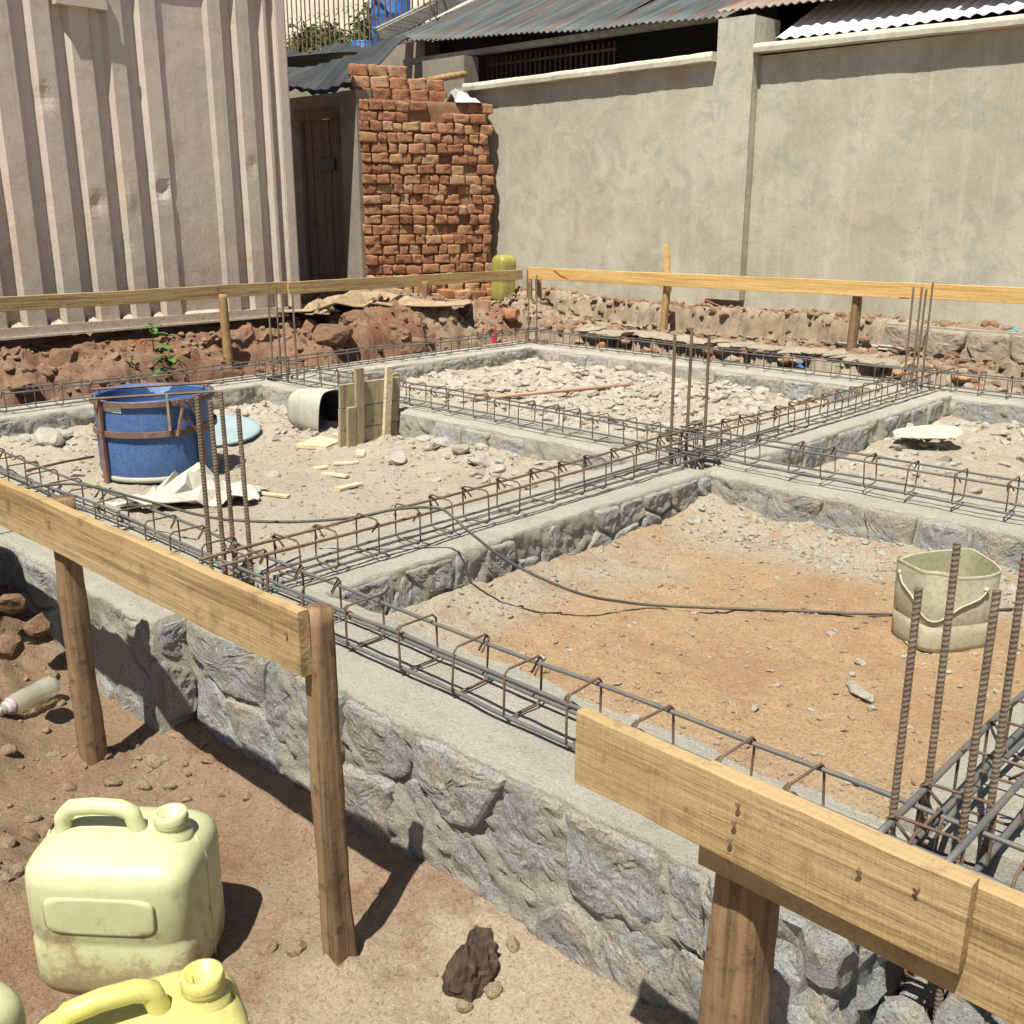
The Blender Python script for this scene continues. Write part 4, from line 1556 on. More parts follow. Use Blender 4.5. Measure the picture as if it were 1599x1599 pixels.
t = thing('boundary_wall', 'grey rendered boundary wall with pilaster and coping, across the back right', 'wall', (-4.5, 8.4, .2))
P, f = slab_face(-8.75, -5.46, 8.345, .10, 2.42, .03, 501)
mk('left_panel', P, f, M_PLASTER, t, True)
P, f = slab_face(-5.06, 3.5, 8.43, .10, 2.42, .03, 505)
mk('right_panel', P, f, M_PLASTER, t, True)
mb = MB()
P, f = slab_face(-5.46, -5.09, 8.335, .36, 2.74, .03, 509, .003)
mb.add(P, f)
mb.box((-5.46, 8.35, .36), (-5.095, 8.75, 2.735))
mb.build('pilaster', M_PLASTER, t, False)
mb = MB()
mb.box((-5.40, 8.42, .1), (-5.12, 8.6, .36))
mb.build('pilaster_foot', M_PLASTER_D, t)
mb = MB()
mb.box((-8.75, 8.36, .10), (-5.4, 8.60, 2.42))
mb.box((-5.12, 8.445, .10), (3.5, 8.62, 2.42))
mb.build('backing', M_PLASTER, t)


def coping(x0, x1, yf, yb, zb0, zb1, th, seed):
    n = int((x1 - x0) / .05)
    secs = []
    for i in range(n + 1):
        s = i / n
        x = x0 + (x1 - x0) * s
        z = zb0 + (zb1 - zb0) * s
        ring = np.array([(x, yf, z), (x, yf - .004, z + th * .5), (x, yf + .004, z + th - .012), (x, yf + .02, z + th), (x, (yf + yb) / 2, z + th + .01), (x, yb, z + th), (x, yb, z), (x, yf + .05, z - .001)])
        e = fbm(ring * np.array([1, 1, 1]), 6, 4, .65, seed=seed)
        ring[:, 1] += .008 * e
        ring[:, 2] += .007 * fbm(ring + 4, 5, 4, .65, seed=seed + 1)
        secs.append(ring)
    mb = MB()
    mb.loft(secs, True, True)
    return mb


coping(-8.6, -5.462, 8.255, 8.66, 2.375, 2.400, .075, 521).build('coping', M_COPING, t, False)
coping(-5.088, 3.5, 8.315, 8.68, 2.440, 2.37, .070, 525).build('coping', M_COPING, t, False)

# ------------------------------------------------------------------ neighbour's roofs behind the wall
def corr_sheet(x0, x1, ye, yr, ze0, ze1, rise, pitch, amp, seed, th=.006):
    """corrugated sheet: eave at y=ye, ridge side at y=yr"""
    nx = int((x1 - x0) / pitch * 8)
    ny = 5
    V = []
    for j in range(ny + 1):
        for i in range(nx + 1):
            s = i / nx
            x = x0 + (x1 - x0) * s
            k = j / ny
            jag = .025 * math.floor(s * 5.0 + seed) % .04
            y = ye - (jag if j == 0 else 0) + (yr - ye) * k
            z = ze0 + (ze1 - ze0) * s + rise * k + amp * math.sin(2 * math.pi * (x - x0) / pitch) + .006 * math.sin(x * 3 + seed)
            V.append((x, y, z))
    V = np.array(V)
    V2 = V - np.array([0, 0, th])
    N = len(V)
    g = lambda i, j: j * (nx + 1) + i
    f = [(g(i, j), g(i + 1, j), g(i + 1, j + 1), g(i, j + 1)) for j in range(ny) for i in range(nx)]
    f2 = [tuple(N + q for q in reversed(a)) for a in f]
    e = [(g(i + 1, 0), g(i, 0), N + g(i, 0), N + g(i + 1, 0)) for i in range(nx)]
    return np.concatenate([V, V2]), f + f2 + e


t = thing('tin_roof', 'dark weathered corrugated tin roof with a timber verge board behind the boundary wall', 'roof', (-8, 9.3, 2.9))
V, f = corr_sheet(-10.48, -7.2, 8.80, 10.6, 3.10, 2.90, .78, .080, .011, 1)
mk('roof_sheet', V, f, M_TIN_DARK, t, True)
V, f = corr_sheet(-7.25, -5.6, 8.78, 10.6, 2.905, 2.835, .72, .080, .011, 2)
mk('roof_sheet', V, f, M_TIN_DARK, t, True)
V, f = corr_sheet(-5.65, -3.4, 8.60, 10.6, 2.855, 2.775, .72, .080, .011, 3)
mk('roof_sheet', V, f, M_TIN_RUST, t, True)
V, f = corr_sheet(-3.45, 3.0, 8.52, 10.6, 2.785, 2.55, .72, .080, .011, 4)
mk('roof_sheet', V, f, M_TIN_RUST, t, True)
mb = MB()
v0 = np.array([-10.52, 8.76, 3.09])
v1 = np.array([-10.50, 10.6, 3.93])
plank(v0, v1, .15, .04, 61).build('verge_board', M_GREYWOOD, t)
plank(v0 + np.array([-.05, 0, .12]), v1 + np.array([-.05, 0, .12]), .06, .09, 62).build('verge_board', M_GREYWOOD, t)
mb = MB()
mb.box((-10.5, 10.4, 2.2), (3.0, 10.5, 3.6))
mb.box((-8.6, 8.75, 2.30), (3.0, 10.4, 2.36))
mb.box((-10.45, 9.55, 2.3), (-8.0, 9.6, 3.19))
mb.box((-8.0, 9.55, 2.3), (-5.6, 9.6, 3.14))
mb.build('inner_wall', M_DARK, t)  # shade below the eave is put into these near-black panels
mb = MB()
mb.box((-10.30, 8.90, 2.84), (-5.7, 8.98, 2.90))
mb.build('eave_beam', M_GREYWOOD, t)

V, f = corr_sheet(-4.95, 3.2, 8.44, 9.6, 2.545, 2.485, .58, .11, .010, 5)
mk('low_tin_roof', V, f, M_TIN_WHITE, None, True, label='white corrugated tin roof lying low on the boundary wall coping at the upper right', category='roof')

mb = MB()
mb.box((-9.75, 8.72, 2.30), (-9.05, 8.95, 2.82))
mb.build('concrete_block', M_PLASTER_D, None, label='grey concrete block pier standing in the shade under the tin roof eave', category='block')

# red fence under the roof, seen over the coping
def fence(label, x0, x1, y, z0, z1, gap, rbar, scroll, mat):
    t = thing('iron_fence', label, 'fence', ((x0 + x1) / 2, y, z0))
    n = int((x1 - x0) / gap)
    mb = MB()
    mb.tube([(0, 0, 0), (0, 0, z1 - z0)], rbar, 6)
    me = make_mesh('fence_bar', np.concatenate(mb.v), mb.f, mat)
    r = np.random.RandomState(3)
    for i in range(n + 1):
        inst('fence_bar', me, t, (x0 + i * gap, y, z0), (r.uniform(-.01, .01), r.uniform(-.015, .015), 0))
    for z in (z0 + .06, z1 - .08):
        mb = MB()
        mb.box((x0, y - .012, z - .012), (x1, y + .012, z + .012))
        mb.build('fence_rail', mat, t)
    if scroll:
        for i in range(0, n, 2):
            for zz, sg in ((z0 + .35, 1), (z0 + .60, -1)):
                a = np.linspace(0, 4.6, 16)
                rr = .075 * (1 - a / 6.0)
                cx = x0 + (i + .5) * gap
                mb = MB()
                mb.tube(np.stack([cx + sg * rr * np.cos(a), 0 * a + y, zz + sg * rr * np.sin(a)], -1), .006, 5)
                mb.build('scroll', mat, t)
    return t


fence('red iron bars in the dark gap under the tin roof', -9.2, -7.3, 9.25, 2.36, 2.85, .075, .009, False, M_FENCE)
fence('brown iron fence with scrolls on the raised terrace at the upper left', -13.7, -10.30, 9.5, 3.16, 4.4, .108, .011, True, M_FENCE)
mk('upper_terrace', *(lambda b: (np.concatenate(b.v), b.f))(MB().box((-40, 9.3, -.5), (-10.35, 40, 3.16))), M_PLASTER_D, kind='structure')
mb = MB()
mb.box((-40, 16, 3.0), (-14, 17, 8.5))
mb.build('house_wall', M_HOUSE, None, label='pale cream house wall behind the fence at the upper left', category='wall')


def bush(label, cx, cy, z0, sx, sy, sz, n, seed, leaf=.05):
    t = thing('bush', label, 'bush', (cx, cy, z0), 'green bushes behind the iron fence')
    r = np.random.RandomState(seed)
    V, F = [], []
    for i in range(n):
        p = r.normal(size=3)
        p /= np.linalg.norm(p)
        p = p * r.uniform(.35, 1) ** .6
        c = np.array([cx + p[0] * sx, cy + p[1] * sy, z0 + sz * (.5 + .5 * p[2])])
        c += .05 * r.normal(size=3)
        E = euler(r.uniform(-1.2, 1.2), r.uniform(-1.2, 1.2), r.uniform(0, 6.3))
        l = leaf * r.uniform(.6, 1.4)
        q = np.array([(0, -l, 0), (l * .42, 0, .2 * l), (0, l * 1.2, 0), (-l * .42, 0, .2 * l)]) @ E.T + c
        o = len(V)
        V += q.tolist()
        F += [(o, o + 1, o + 2), (o, o + 2, o + 3)]
    mk('foliage', V, F, M_BUSH, t)
    mb = MB()
    for k in range(6):
        a = r.uniform(0, 6.3)
        mb.tube([(cx, cy, z0 - .02), (cx + .4 * sx * math.cos(a), cy + .4 * sy * math.sin(a), z0 + .4 * sz), (cx + .7 * sx * math.cos(a), cy + .7 * sy * math.sin(a), z0 + .8 * sz)], .012, 5)
    mb.build('stem', M_POST, t)


bush('broad green bush behind the fence, next to the container', -14.3, 10.6, 3.15, .75, .4, .75, 2200, 1)
bush('bush with a taller pale crown behind the middle of the fence', -13.1, 10.9, 3.15, .55, .4, .95, 1700, 2)
bush('small dark bush behind the fence, left of the blue barrel', -12.35, 10.7, 3.15, .45, .3, .70, 1200, 3)


def barrel(label, cx, cy, z0, r, h, mat, cat='barrel'):
    t = thing('plastic_barrel', label, cat, (cx, cy, z0))
    mb = MB()
    th = np.arange(28) * 2 * math.pi / 28
    prof = [(r * .93, 0), (r, .04 * h), (r * .99, .3 * h), (r * 1.03, .33 * h), (r * .99, .36 * h), (r * .99, .63 * h), (r * 1.03, .66 * h), (r * .99, .69 * h), (r, .95 * h), (r * .94, h)]
    secs = [np.stack([cx + a * np.cos(th), cy + a * np.sin(th), z0 + b + 0 * th], -1) for a, b in prof]
    mb.loft(secs)
    mb.build('shell', mat, t, True)
    mb = MB()
    secs = [np.stack([cx + a * np.cos(th), cy + a * np.sin(th), z0 + h + b + 0 * th], -1) for a, b in ((r * .97, -.02), (r * .99, 0), (r * .97, .02), (r * .85, .022))]
    mb.loft(secs)
    mb.build('lid', mat, t, True)


barrel('blue plastic barrel behind the iron fence', float(aty(566, 70, 10.2)[0]), 10.2, 3.15, .17, .30, M_BRBLUE)
barrel('tall bright blue barrel behind the fence under the roof verge', float(aty(612, 70, 10.0)[0]), 10.0, 3.15, .27, .80, M_BRBLUE)

# ------------------------------------------------------------------ blue drum in its iron frame
def drum():
    cx, cy, zb, r, h = -4.995, 2.555, -.160, .292, .410
    t = thing('blue_drum', 'dirty blue half drum held in a rusty iron frame', 'drum', (cx, cy, -.2))
    th = np.arange(56) * 2 * math.pi / 56
    mb = MB()
    prof = [(r * .97, 0), (r * .985, .012), (r, .03), (r, .13), (r * 1.004, .22), (r, .32), (r * .995, h - .01), (r * .99, h), (r * .965, h), (r * .965, .02), (r * .90, .012)]
    secs = [np.stack([cx + (a + .004 * np.sin(3 * th + b * 9)) * np.cos(th), cy + a * np.sin(th), zb + b + .006 * np.sin(2 * th + 1) * (b > .38) + 0 * th], -1) for a, b in prof]
    mb.loft(secs, True, False)
    b_ = secs[0]
    mb.add(b_, [tuple(range(len(b_) - 1, -1, -1))])
    mb.build('shell', M_BLUE, t, True)
    mb = MB()
    secs = [np.stack([cx + a * np.cos(th), cy + a * np.sin(th), zb + b + 0 * th], -1) for a, b in ((r * .960, h - .012), (r * .955, .2), (r * .95, .03), (.01, .025))]
    mb.loft(secs, True, False)
    mb.build('inner_wall', M_BLUE_IN, t, True)
    # pale rim band at the foot
    mb = MB()
    secs = [np.stack([cx + a * np.cos(th), cy + a * np.sin(th), zb + b + 0 * th], -1) for a, b in ((r * .99, -.004), (r * 1.012, 0), (r * 1.012, .018), (r * .99, .024))]
    mb.loft(secs, True, False)
    mb.build('foot_rim', M_CEMPAIL, t, True)
    # frame: flat bars bent round the shell, legs, top square, props
    R_ = r + .010
    for z, w in ((zb + .245, .014), (zb + .395, .013)):
        mb = MB()
        secs = [np.stack([cx + a * np.cos(th), cy + a * np.sin(th), zb * 0 + z + b + .004 * np.sin(th) + 0 * th], -1) for a, b in ((R_ - .004, -w), (R_ + .006, -w), (R_ + .006, w), (R_ - .004, w), (R_ - .004, -w))]
        mb.loft(secs, True, False)
        mb.build('frame_band', M_FRAME, t, False)
    view = math.atan2(-cy, -cx)
    for a in (view - .98, view + .72, view + 2.2, view - 2.4):
        p = np.array([cx + (R_ + .012) * math.cos(a), cy + (R_ + .012) * math.sin(a), 0])
        mb = MB()
        M = Matrix.Translation((p[0], p[1], 0)) @ Matrix.Rotation(a, 4, 'Z')
        mb.box((-.005, -.016, -.215), (.008, .016, zb + h + .012), 0, M)
        mb.build('leg', M_FRAME, t)
    # two straight bars over the mouth
    for off in (-.10, .20):
        dx, dy = math.cos(view), math.sin(view)
        px, py = -dy, dx
        mb = MB()
        mb.tube([(cx + dx * off - px * .30, cy + dy * off - py * .30, zb + h + .012), (cx + dx * off + px * .31, cy + dy * off + py * .31, zb + h + .016)], .007, 6)
        mb.build('cross_bar', M_FRAME, t)
    # slanting prop and loose batten hung on the rim
    def rim(a, z, k=1.0):
        return np.array([cx + (R_ + .02 * k) * math.cos(a), cy + (R_ + .02 * k) * math.sin(a), zb + z])
    for a0, z0, a1, z1, rr in ((view + .42, .37, view + .30, .23, .010), (view + .34, .40, view + .66, .22, .006), (view + .50, .40, view + .74, .27, .006)):
        mb = MB()
        mb.tube([rim(a0, z0), rim(a1, z1)], rr, 6)
        mb.build('prop', M_FRAME, t)
    mb = MB()
    mb.tube([rim(view + .20, .44, .6), rim(view + .20, .26, .6)], .008, 4)
    mb.build('hanging_batten', M_FORM, t)
    # sticker near the rim
    a = np.linspace(view - 1.0, view - .56, 12)
    V = [(cx + (r + .0035) * math.cos(q), cy + (r + .0035) * math.sin(q), zb + .345 - .01 * (q - view)) for q in a] + [(cx + (r + .0035) * math.cos(q), cy + (r + .0035) * math.sin(q), zb + .375 - .01 * (q - view)) for q in a]
    mk('sticker', V, [(i, i + 1, 13 + i, 12 + i) for i in range(11)], M_STICKER, t)


drum()

# lid
q = atz(372, 684, -.17)
th = np.arange(40) * 2 * math.pi / 40
mb = MB()
secs = []
for a, b in ((.02, -.012), (.27, -.012), (.285, 0), (.275, .012), (.25, .006), (.02, .010)):
    p = np.stack([a * np.cos(th), a * np.sin(th), b + 0 * th], -1)
    secs.append(p @ euler(.12, .05, .6).T + np.array([q[0] - .16, q[1] - .07, -.135]))
mb.loft(secs)
mb.build('drum_lid', M_LBLUE, None, True, label='light blue plastic drum lid lying on the rubble behind the drum', category='lid')

# ------------------------------------------------------------------ cut jerrycan used as a pail
def sq_ring(cx, cy, z, sx, sy, n, e=4.0, rot=0.0):
    th = np.arange(n) * 2 * math.pi / n
    c, s = np.cos(th), np.sin(th)
    x = np.sign(c) * np.abs(c) ** (2 / e) * sx
    y = np.sign(s) * np.abs(s) ** (2 / e) * sy
    p = np.stack([x, y, 0 * x + z], -1) @ rotz(rot).T
    return p + np.array([cx, cy, 0])


def pail(label, cx, cy, z0, sx, sy, h, rot, mat):
    t = thing('cut_pail', label, 'pail', (cx, cy, z0))
    mb = MB()
    n = 64
    prof = [(.90, 0), (.955, .006), (.985, .022), (1, .06), (1.0, .085), (.985, .090), (.985, .096), (1.0, .10), (1.0, .17), (1.005, h - .01), (1.0, h), (.975, h), (.975, .03), (.9, .012)]
    secs = []
    for k, b in prof:
        p = sq_ring(cx, cy, z0 + b, sx * k, sy * k, n, 3.6, rot)
        if b > .15:
            thh = np.arange(n) * 2 * math.pi / n
            p[:, 2] += .010 * np.sin(2 * thh + .6) * (b / h) + .004 * np.sin(5 * thh)
            p[:, :2] += (p[:, :2] - [cx, cy]) * (.03 * np.sin(2 * thh + 2.0) * (b / h))[:, None]
        secs.append(p)
    mb.loft(secs, True, False)
    mb.add(secs[0], [tuple(range(n - 1, -1, -1))])
    mb.add(secs[-1], [tuple(range(n))])
    mb.build('body', mat, t, True)
    lip = [(1.006, h - .010), (1.014, h - .005), (1.012, h + .001), (.995, h + .003), (.972, h)]
    secs = []
    for k, b in lip:
        p = sq_ring(cx, cy, z0 + b, sx * k, sy * k, n, 3.6, rot)
        thh = np.arange(n) * 2 * math.pi / n
        p[:, 2] += .010 * np.sin(2 * thh + .6) + .004 * np.sin(5 * thh)
        p[:, :2] += (p[:, :2] - [cx, cy]) * (.03 * np.sin(2 * thh + 2.0))[:, None]
        secs.append(p)
    mb = MB()
    mb.loft(secs, True, False)
    mb.build('rim', M_CORD, t, True)
    secs = []
    for k, b in ((.970, h - .001), (.962, h * .6), (.955, .05), (.90, .018), (.02, .016)):
        p = sq_ring(cx, cy, z0 + b, sx * k, sy * k, n, 3.6, rot)
        thh = np.arange(n) * 2 * math.pi / n
        p[:, 2] += (.010 * np.sin(2 * thh + .6) + .004 * np.sin(5 * thh)) * b / h
        p[:, :2] += (p[:, :2] - [cx, cy]) * (.03 * np.sin(2 * thh + 2.0) * b / h)[:, None]
        secs.append(p)
    mb = MB()
    mb.loft(secs, True, False)
    mb.build('inner_wall', M_INNER, t, True)
    # cord handle hanging down the near side
    ring = sq_ring(cx, cy, 0, sx * 1.035, sy * 1.035, 96, 3.6, rot)
    va = math.atan2(-cy, -cx)
    ang = np.arctan2(ring[:, 1] - cy, ring[:, 0] - cx)
    rel = (ang - va + math.pi) % (2 * math.pi) - math.pi
    sel = [k for k in np.argsort(rel) if -1.25 < rel[k] < 1.15]
    m = len(sel)
    pts = []
    for i, k in enumerate(sel):
        q = i / (m - 1)
        pts.append((ring[k][0], ring[k][1], z0 + h - .035 - .105 * math.sin(math.pi * q) ** .8 - .02 * q))
    mb = MB()
    mb.tube(pts, .0034, 6)
    mb.build('handle_cord', M_CORD, t, True)
    for s_ in (pts[0], pts[-1]):
        s_ = np.array(s_)
        dv = s_ - np.array([cx, cy, s_[2]])
        dv /= np.linalg.norm(dv)
        mb = MB()
        mb.tube([s_ - dv * .02, s_ + dv * .006], .008, 8)
        mb.build('handle_knot', M_CORD, t)


pc = atz(1478, 1005, FLOOR)
pail('cut-open yellowish jerrycan pail with a cord handle on the orange floor', pc[0] - .03, pc[1] + .015, FLOOR + .004, .138, .118, .262, rad(58), M_BUCKET)

# pail lying on its side by the left wall
def side_pail():
    c = np.array([-5.27, 3.765, -.05])
    ax = np.array([.985, .16, -.03])
    ax /= np.linalg.norm(ax)
    a = np.cross(ax, (0, 0, 1))
    a /= np.linalg.norm(a)
    b = np.cross(a, ax)
    t = thing('mortar_pail', 'cement-crusted pail lying on its side with its dark mouth to the right', 'pail', (c[0], c[1], -.2))
    th = np.arange(36) * 2 * math.pi / 36
    secs = []
    for s, r in ((-.15, .085), (-.145, .11), (-.10, .128), (-.02, .133), (-.015, .138), (0, .133), (.02, .138), (.13, .142), (.14, .142)):
        e = 4
        cc, ss = np.cos(th), np.sin(th)
        x = np.sign(cc) * np.abs(cc) ** .7 * r
        y = np.sign(ss) * np.abs(ss) ** .7 * r
        p = c + ax * s + x[:, None] * a + y[:, None] * b
        p = p + ax * (.02 * np.sin(2 * th + 1) * (s > .1))[:, None]
        secs.append(p)
    mb = MB()
    mb.loft(secs, True, False)
    mb.add(secs[0], [tuple(range(len(secs[0]) - 1, -1, -1))])
    mb.build('body', M_CEMPAIL, t, True)
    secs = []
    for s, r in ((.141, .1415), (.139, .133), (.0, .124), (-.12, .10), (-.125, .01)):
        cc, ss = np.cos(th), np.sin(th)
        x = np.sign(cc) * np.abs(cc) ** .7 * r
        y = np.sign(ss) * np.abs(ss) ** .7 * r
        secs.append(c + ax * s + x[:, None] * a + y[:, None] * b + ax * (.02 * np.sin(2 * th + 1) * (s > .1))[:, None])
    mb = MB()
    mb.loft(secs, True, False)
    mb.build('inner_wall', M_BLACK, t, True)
    mb = MB()
    mb.tube([c + ax * .05 - b * .14 - a * .1, c - b * .155 - a * .04 + ax * .12, c - b * .15 + a * .1 + ax * .14], .005, 6)
    mb.build('handle', M_WIRE, t)


side_pail()

# ------------------------------------------------------------------ formwork panel of boards
def form_panel():
    p0 = np.array([-4.735, 3.535])
    p1 = np.array([-4.725, 3.965])
    d = (p1 - p0)
    W = np.linalg.norm(d)
    d /= W
    n = np.array([d[1], -d[0]])
    ang = math.atan2(d[1], d[0])
    t = thing('form_panel', 'upright formwork panel of cement-stained boards and battens', 'formwork', (p0[0], p0[1], -.2))
    M0 = Matrix.Translation((p0[0], p0[1], -.185)) @ Matrix.Rotation(ang, 4, 'Z') @ Matrix.Rotation(rad(3), 4, 'X')

    def bx(lo, hi, name, mat, rot=0):
        mb = MB()
        mb.box(lo, hi, 0, M0 @ Matrix.Rotation(rot, 4, 'Y'))
        mb.build(name, mat, t)
    hs = [0, .115, .245, .385]
    for i in range(3):
        bx((.0 + .004 * i, 0, hs[i] + .002), (W + .01 * (i - 1), .022, hs[i + 1] - .003), 'board', M_FORM)
    bx((.10, -.024, .02), (.155, -.001, .47), 'batten', M_FORM)
    bx((.04, -.026, .0), (.096, -.002, .25), 'batten', M_FORM)
    bx((.30, -.024, .03), (.345, -.001, .475), 'batten', M_SCRAP, rad(3))
    bx((.37, .023, .06), (.455, .05, .40), 'batten', M_FORM)
    return M0


form_panel()


def board_flat(name, label, c, L, w, th, rot, tilt, mat, group=None, cat='board'):
    mb = plank((-L / 2, -w / 2, 0), (L / 2, -w / 2, 0), th, w, int(abs(c[0] * 100)) % 50 + 3)
    v = np.concatenate(mb.v) @ euler(*tilt, rot).T + np.array(c)
    k = dict(label=label, category=cat)
    if group:
        k['group'] = group
    return mk(name, v, mb.f, mat, None, False, **k)


c = atz(513, 692, -.18)
board_flat('flat_board', 'pale flat board lying at the foot of the formwork panel', (c[0] - .02, c[1] + .0, -.178), .40, .19, .022, rad(118), (0, .02), M_SCRAP)
G = 'pale wood offcuts on the drum room floor'
offc = [((545, 762), .17, .045, 100, 'largest pale wood offcut, lying alone nearest the viewer on the drum room floor'),
        ((541, 722), .13, .040, 50, 'bright wood offcut pointing toward the formwork panel'),
        ((524, 741), .16, .035, 15, 'splintered offcut lying across the tip of the brighter one'),
        ((500, 731), .075, .028, 75, 'short stubby offcut left of the other wood scraps'),
        ((562, 709), .13, .05, 140, 'offcut tucked under the corner of the formwork panel'),
        ((430, 777), .16, .03, 20, 'thin pale splinter lying alone between the white sack and the other scraps')]
for (uv, L, w, a, lab) in offc:
    c = atz(uv[0], uv[1], -.18)
    z = zat(z_fl, c[0], c[1])
    board_flat('wood_offcut', lab, (c[0], c[1], z + .004), L, w, .014, rad(a), (rng.uniform(-.08, .08), rng.uniform(-.06, .06)), M_SCRAP, G, 'offcut')

# white sack: stiff crumpled paper in large facets
c = atz(300, 790, -.19)
rs = np.random.RandomState(24)
nu, nv = 14, 9
V = []
for a in range(nv):
    for b in range(nu):
        u_, w_ = b / (nu - 1) * 2 - 1, a / (nv - 1) * 2 - 1
        x = .30 * u_ * (1 - .12 * w_) + rs.uniform(-.018, .018) + .04 * w_
        y = .20 * w_ * (1 - .25 * abs(u_)) + rs.uniform(-.018, .018) + .05 * math.sin(2.2 * u_)
        hump = math.exp(-((u_ + .02) / .30) ** 2 - ((w_ - .25) / .55) ** 2)
        z = .155 * hump + .035 * abs(rs.normal()) * (1 - .3 * hump) * (1.0 if abs(u_) < .95 and abs(w_) < .95 else .8) + .02 * abs(math.sin(5 * u_ + 2 * w_))
        V.append((x, y, z))
V = np.array(V) @ rotz(rad(43)).T + np.array([c[0] - .02, c[1] + .03, -.178])
g = lambda i_, j_: j_ * nu + i_
f = []
for j_ in range(nv - 1):
    for i_ in range(nu - 1):
        q4 = (g(i_, j_), g(i_ + 1, j_), g(i_ + 1, j_ + 1), g(i_, j_ + 1))
        f += [(q4[0], q4[1], q4[2]), (q4[0], q4[2], q4[3])] if rs.rand() < .5 else [(q4[0], q4[1], q4[3]), (q4[1], q4[2], q4[3])]
N_ = len(V)
f2 = [tuple(N_ + q for q in reversed(a)) for a in f]
ed = [g(i_, 0) for i_ in range(nu)] + [g(nu - 1, j_) for j_ in range(1, nv)] + [g(i_, nv - 1) for i_ in range(nu - 2, -1, -1)] + [g(0, j_) for j_ in range(nv - 2, 0, -1)]
f3 = [(ed[(k + 1) % len(ed)], ed[k], N_ + ed[k], N_ + ed[(k + 1) % len(ed)]) for k in range(len(ed))]
mk('cement_sack', np.concatenate([V, V - np.array([0, 0, .004])]), f + f2 + f3, M_BAG, None, False, label='crumpled white cement sack on the floor between the drum and the ribbed bars', category='sack')

# slab propped on rubble, right room; pink rod; flat stones
c = atz(1450, 672, -.06)
rock('stone_slab', (c[0], c[1], -.070), (.19, .13, .022), 71, M_SACK_SLAB, (.10, -.06, rad(40)), 3, None, 5, label='thin pale stone slab tilted on rubble in the far right room', category='slab')
for k, (u, v, s) in enumerate(((1418, 672, .04), (1480, 680, .05), (1447, 686, .045))):
    c = atz(u, v, -.14)
    rock('loose_stone', (c[0], c[1], -.125), (s * 1.3, s, s * .8), 75 + k, M_RUBBLE, (0, 0, k), 2, None, 8, label=('small stone under the left end of the tilted slab', 'small stone under the right end of the tilted slab', 'small stone in front of the tilted slab')[k], category='stone')
mb = MB()
A, B = atz(735, 624, -.10), atz(988, 601, -.09)
mb.tube([A, (A + B) / 2 + np.array([0, 0, .006]), B], .013, 8)
mb.build('rusty_rod', M_PINK, None, True, label='pinkish rusty rod lying across the pale rubble of the far room', category='rod')

loose = [((1340, 1077), (.060, .028, .022), 81, M_RUBBLE, 'flat pale stone lying in front of the cut pail', -20),
         ((1343, 1026), (.020, .014, .012), 82, M_RUBBLE, 'small white stone left of the cut pail, on orange soil', 20),
         ((1298, 985), (.016, .013, .010), 83, M_RUBBLE, 'small white pebble on the orange floor under the black hose', 0),
         ((1362, 1102), (.016, .012, .010), 84, M_RUBBLE, 'white pebble just below the flat pale stone', 50),
         ((1330, 1208), (.030, .014, .010), 85, M_RUBBLE, 'pale chip of stone near the left thick ribbed bar', -30),
         ((806, 1040), (.022, .017, .014), 86, M_RUBBLE, 'pale rounded stone beside the front cage on orange soil', 10),
         ((842, 1015), (.026, .018, .010), 87, M_RUBBLE, 'flat grey-pink stone behind the front cage', 40),
         ((990, 1112), (.020, .015, .012), 88, M_RUBBLE, 'small white stone right above the near board end', 40),
         ((965, 818), (.05, .032, .026), 89, M_BRICK, 'reddish brick fragment at the inner corner of the orange floor', 30)]
for (uv, s, sd, m, lab, a) in loose:
    c = atz(uv[0], uv[1], FLOOR + .02)
    z = zat(z_fr, c[0], c[1])
    rock('loose_stone', (c[0], c[1], z + s[2] * .55), s, sd, m, (0.1, .05, rad(a)), 3, None, 9, label=lab, category='stone', group='loose stones in the rooms')
chunks = [((78, 697), .085, 'large pale lump of mortar beside the left wall, left of the drum'), ((103, 690), .05, 'smaller pale lump touching the large mortar lump left of the drum'),
          ((620, 713), .060, 'brown chunk in front of the formwork panel'), ((665, 690), .05, 'pale flat chunk right behind the brown one by the formwork panel'),
          ((693, 703), .055, 'broken block piece at the foot of the cross wall, left of the heap'), ((720, 715), .06, 'slanting broken piece in the middle of the heap at the cross wall'),
          ((748, 727), .055, 'dark-sided chunk at the right end of the heap at the cross wall'), ((776, 735), .045, 'small chunk near the middle cage, right of the heap')]
for k, (uv, s, lab) in enumerate(chunks):
    c = atz(uv[0], uv[1], -.15)
    z = zat(z_fl, c[0], c[1])
    rock('rubble_chunk', (c[0], c[1], z + s * .35), (s * 1.25, s * .9, s * .65), 130 + k, M_RUBBLE, (.2 * math.sin(k), .25 * math.cos(k * 2), k * 1.1), 3, None, 9, label=lab, category='rubble', group='chunks of rubble along the drum room walls')
for k, (u, v, sx, sy, lab) in enumerate(((1352, 543, .24, .15, 'left flat stone lying on the ledge beyond the far cage'), (1392, 548, .17, .12, 'right flat stone beside the slim bars on the ledge'))):
    c = atz(u, v, .07)
    rock('flat_stone', (c[0], c[1], .085), (sx, sy, .03), 151 + k, M_RUBBLE, (.08, .05, k), 3, None, 6, label=lab, category='stone')

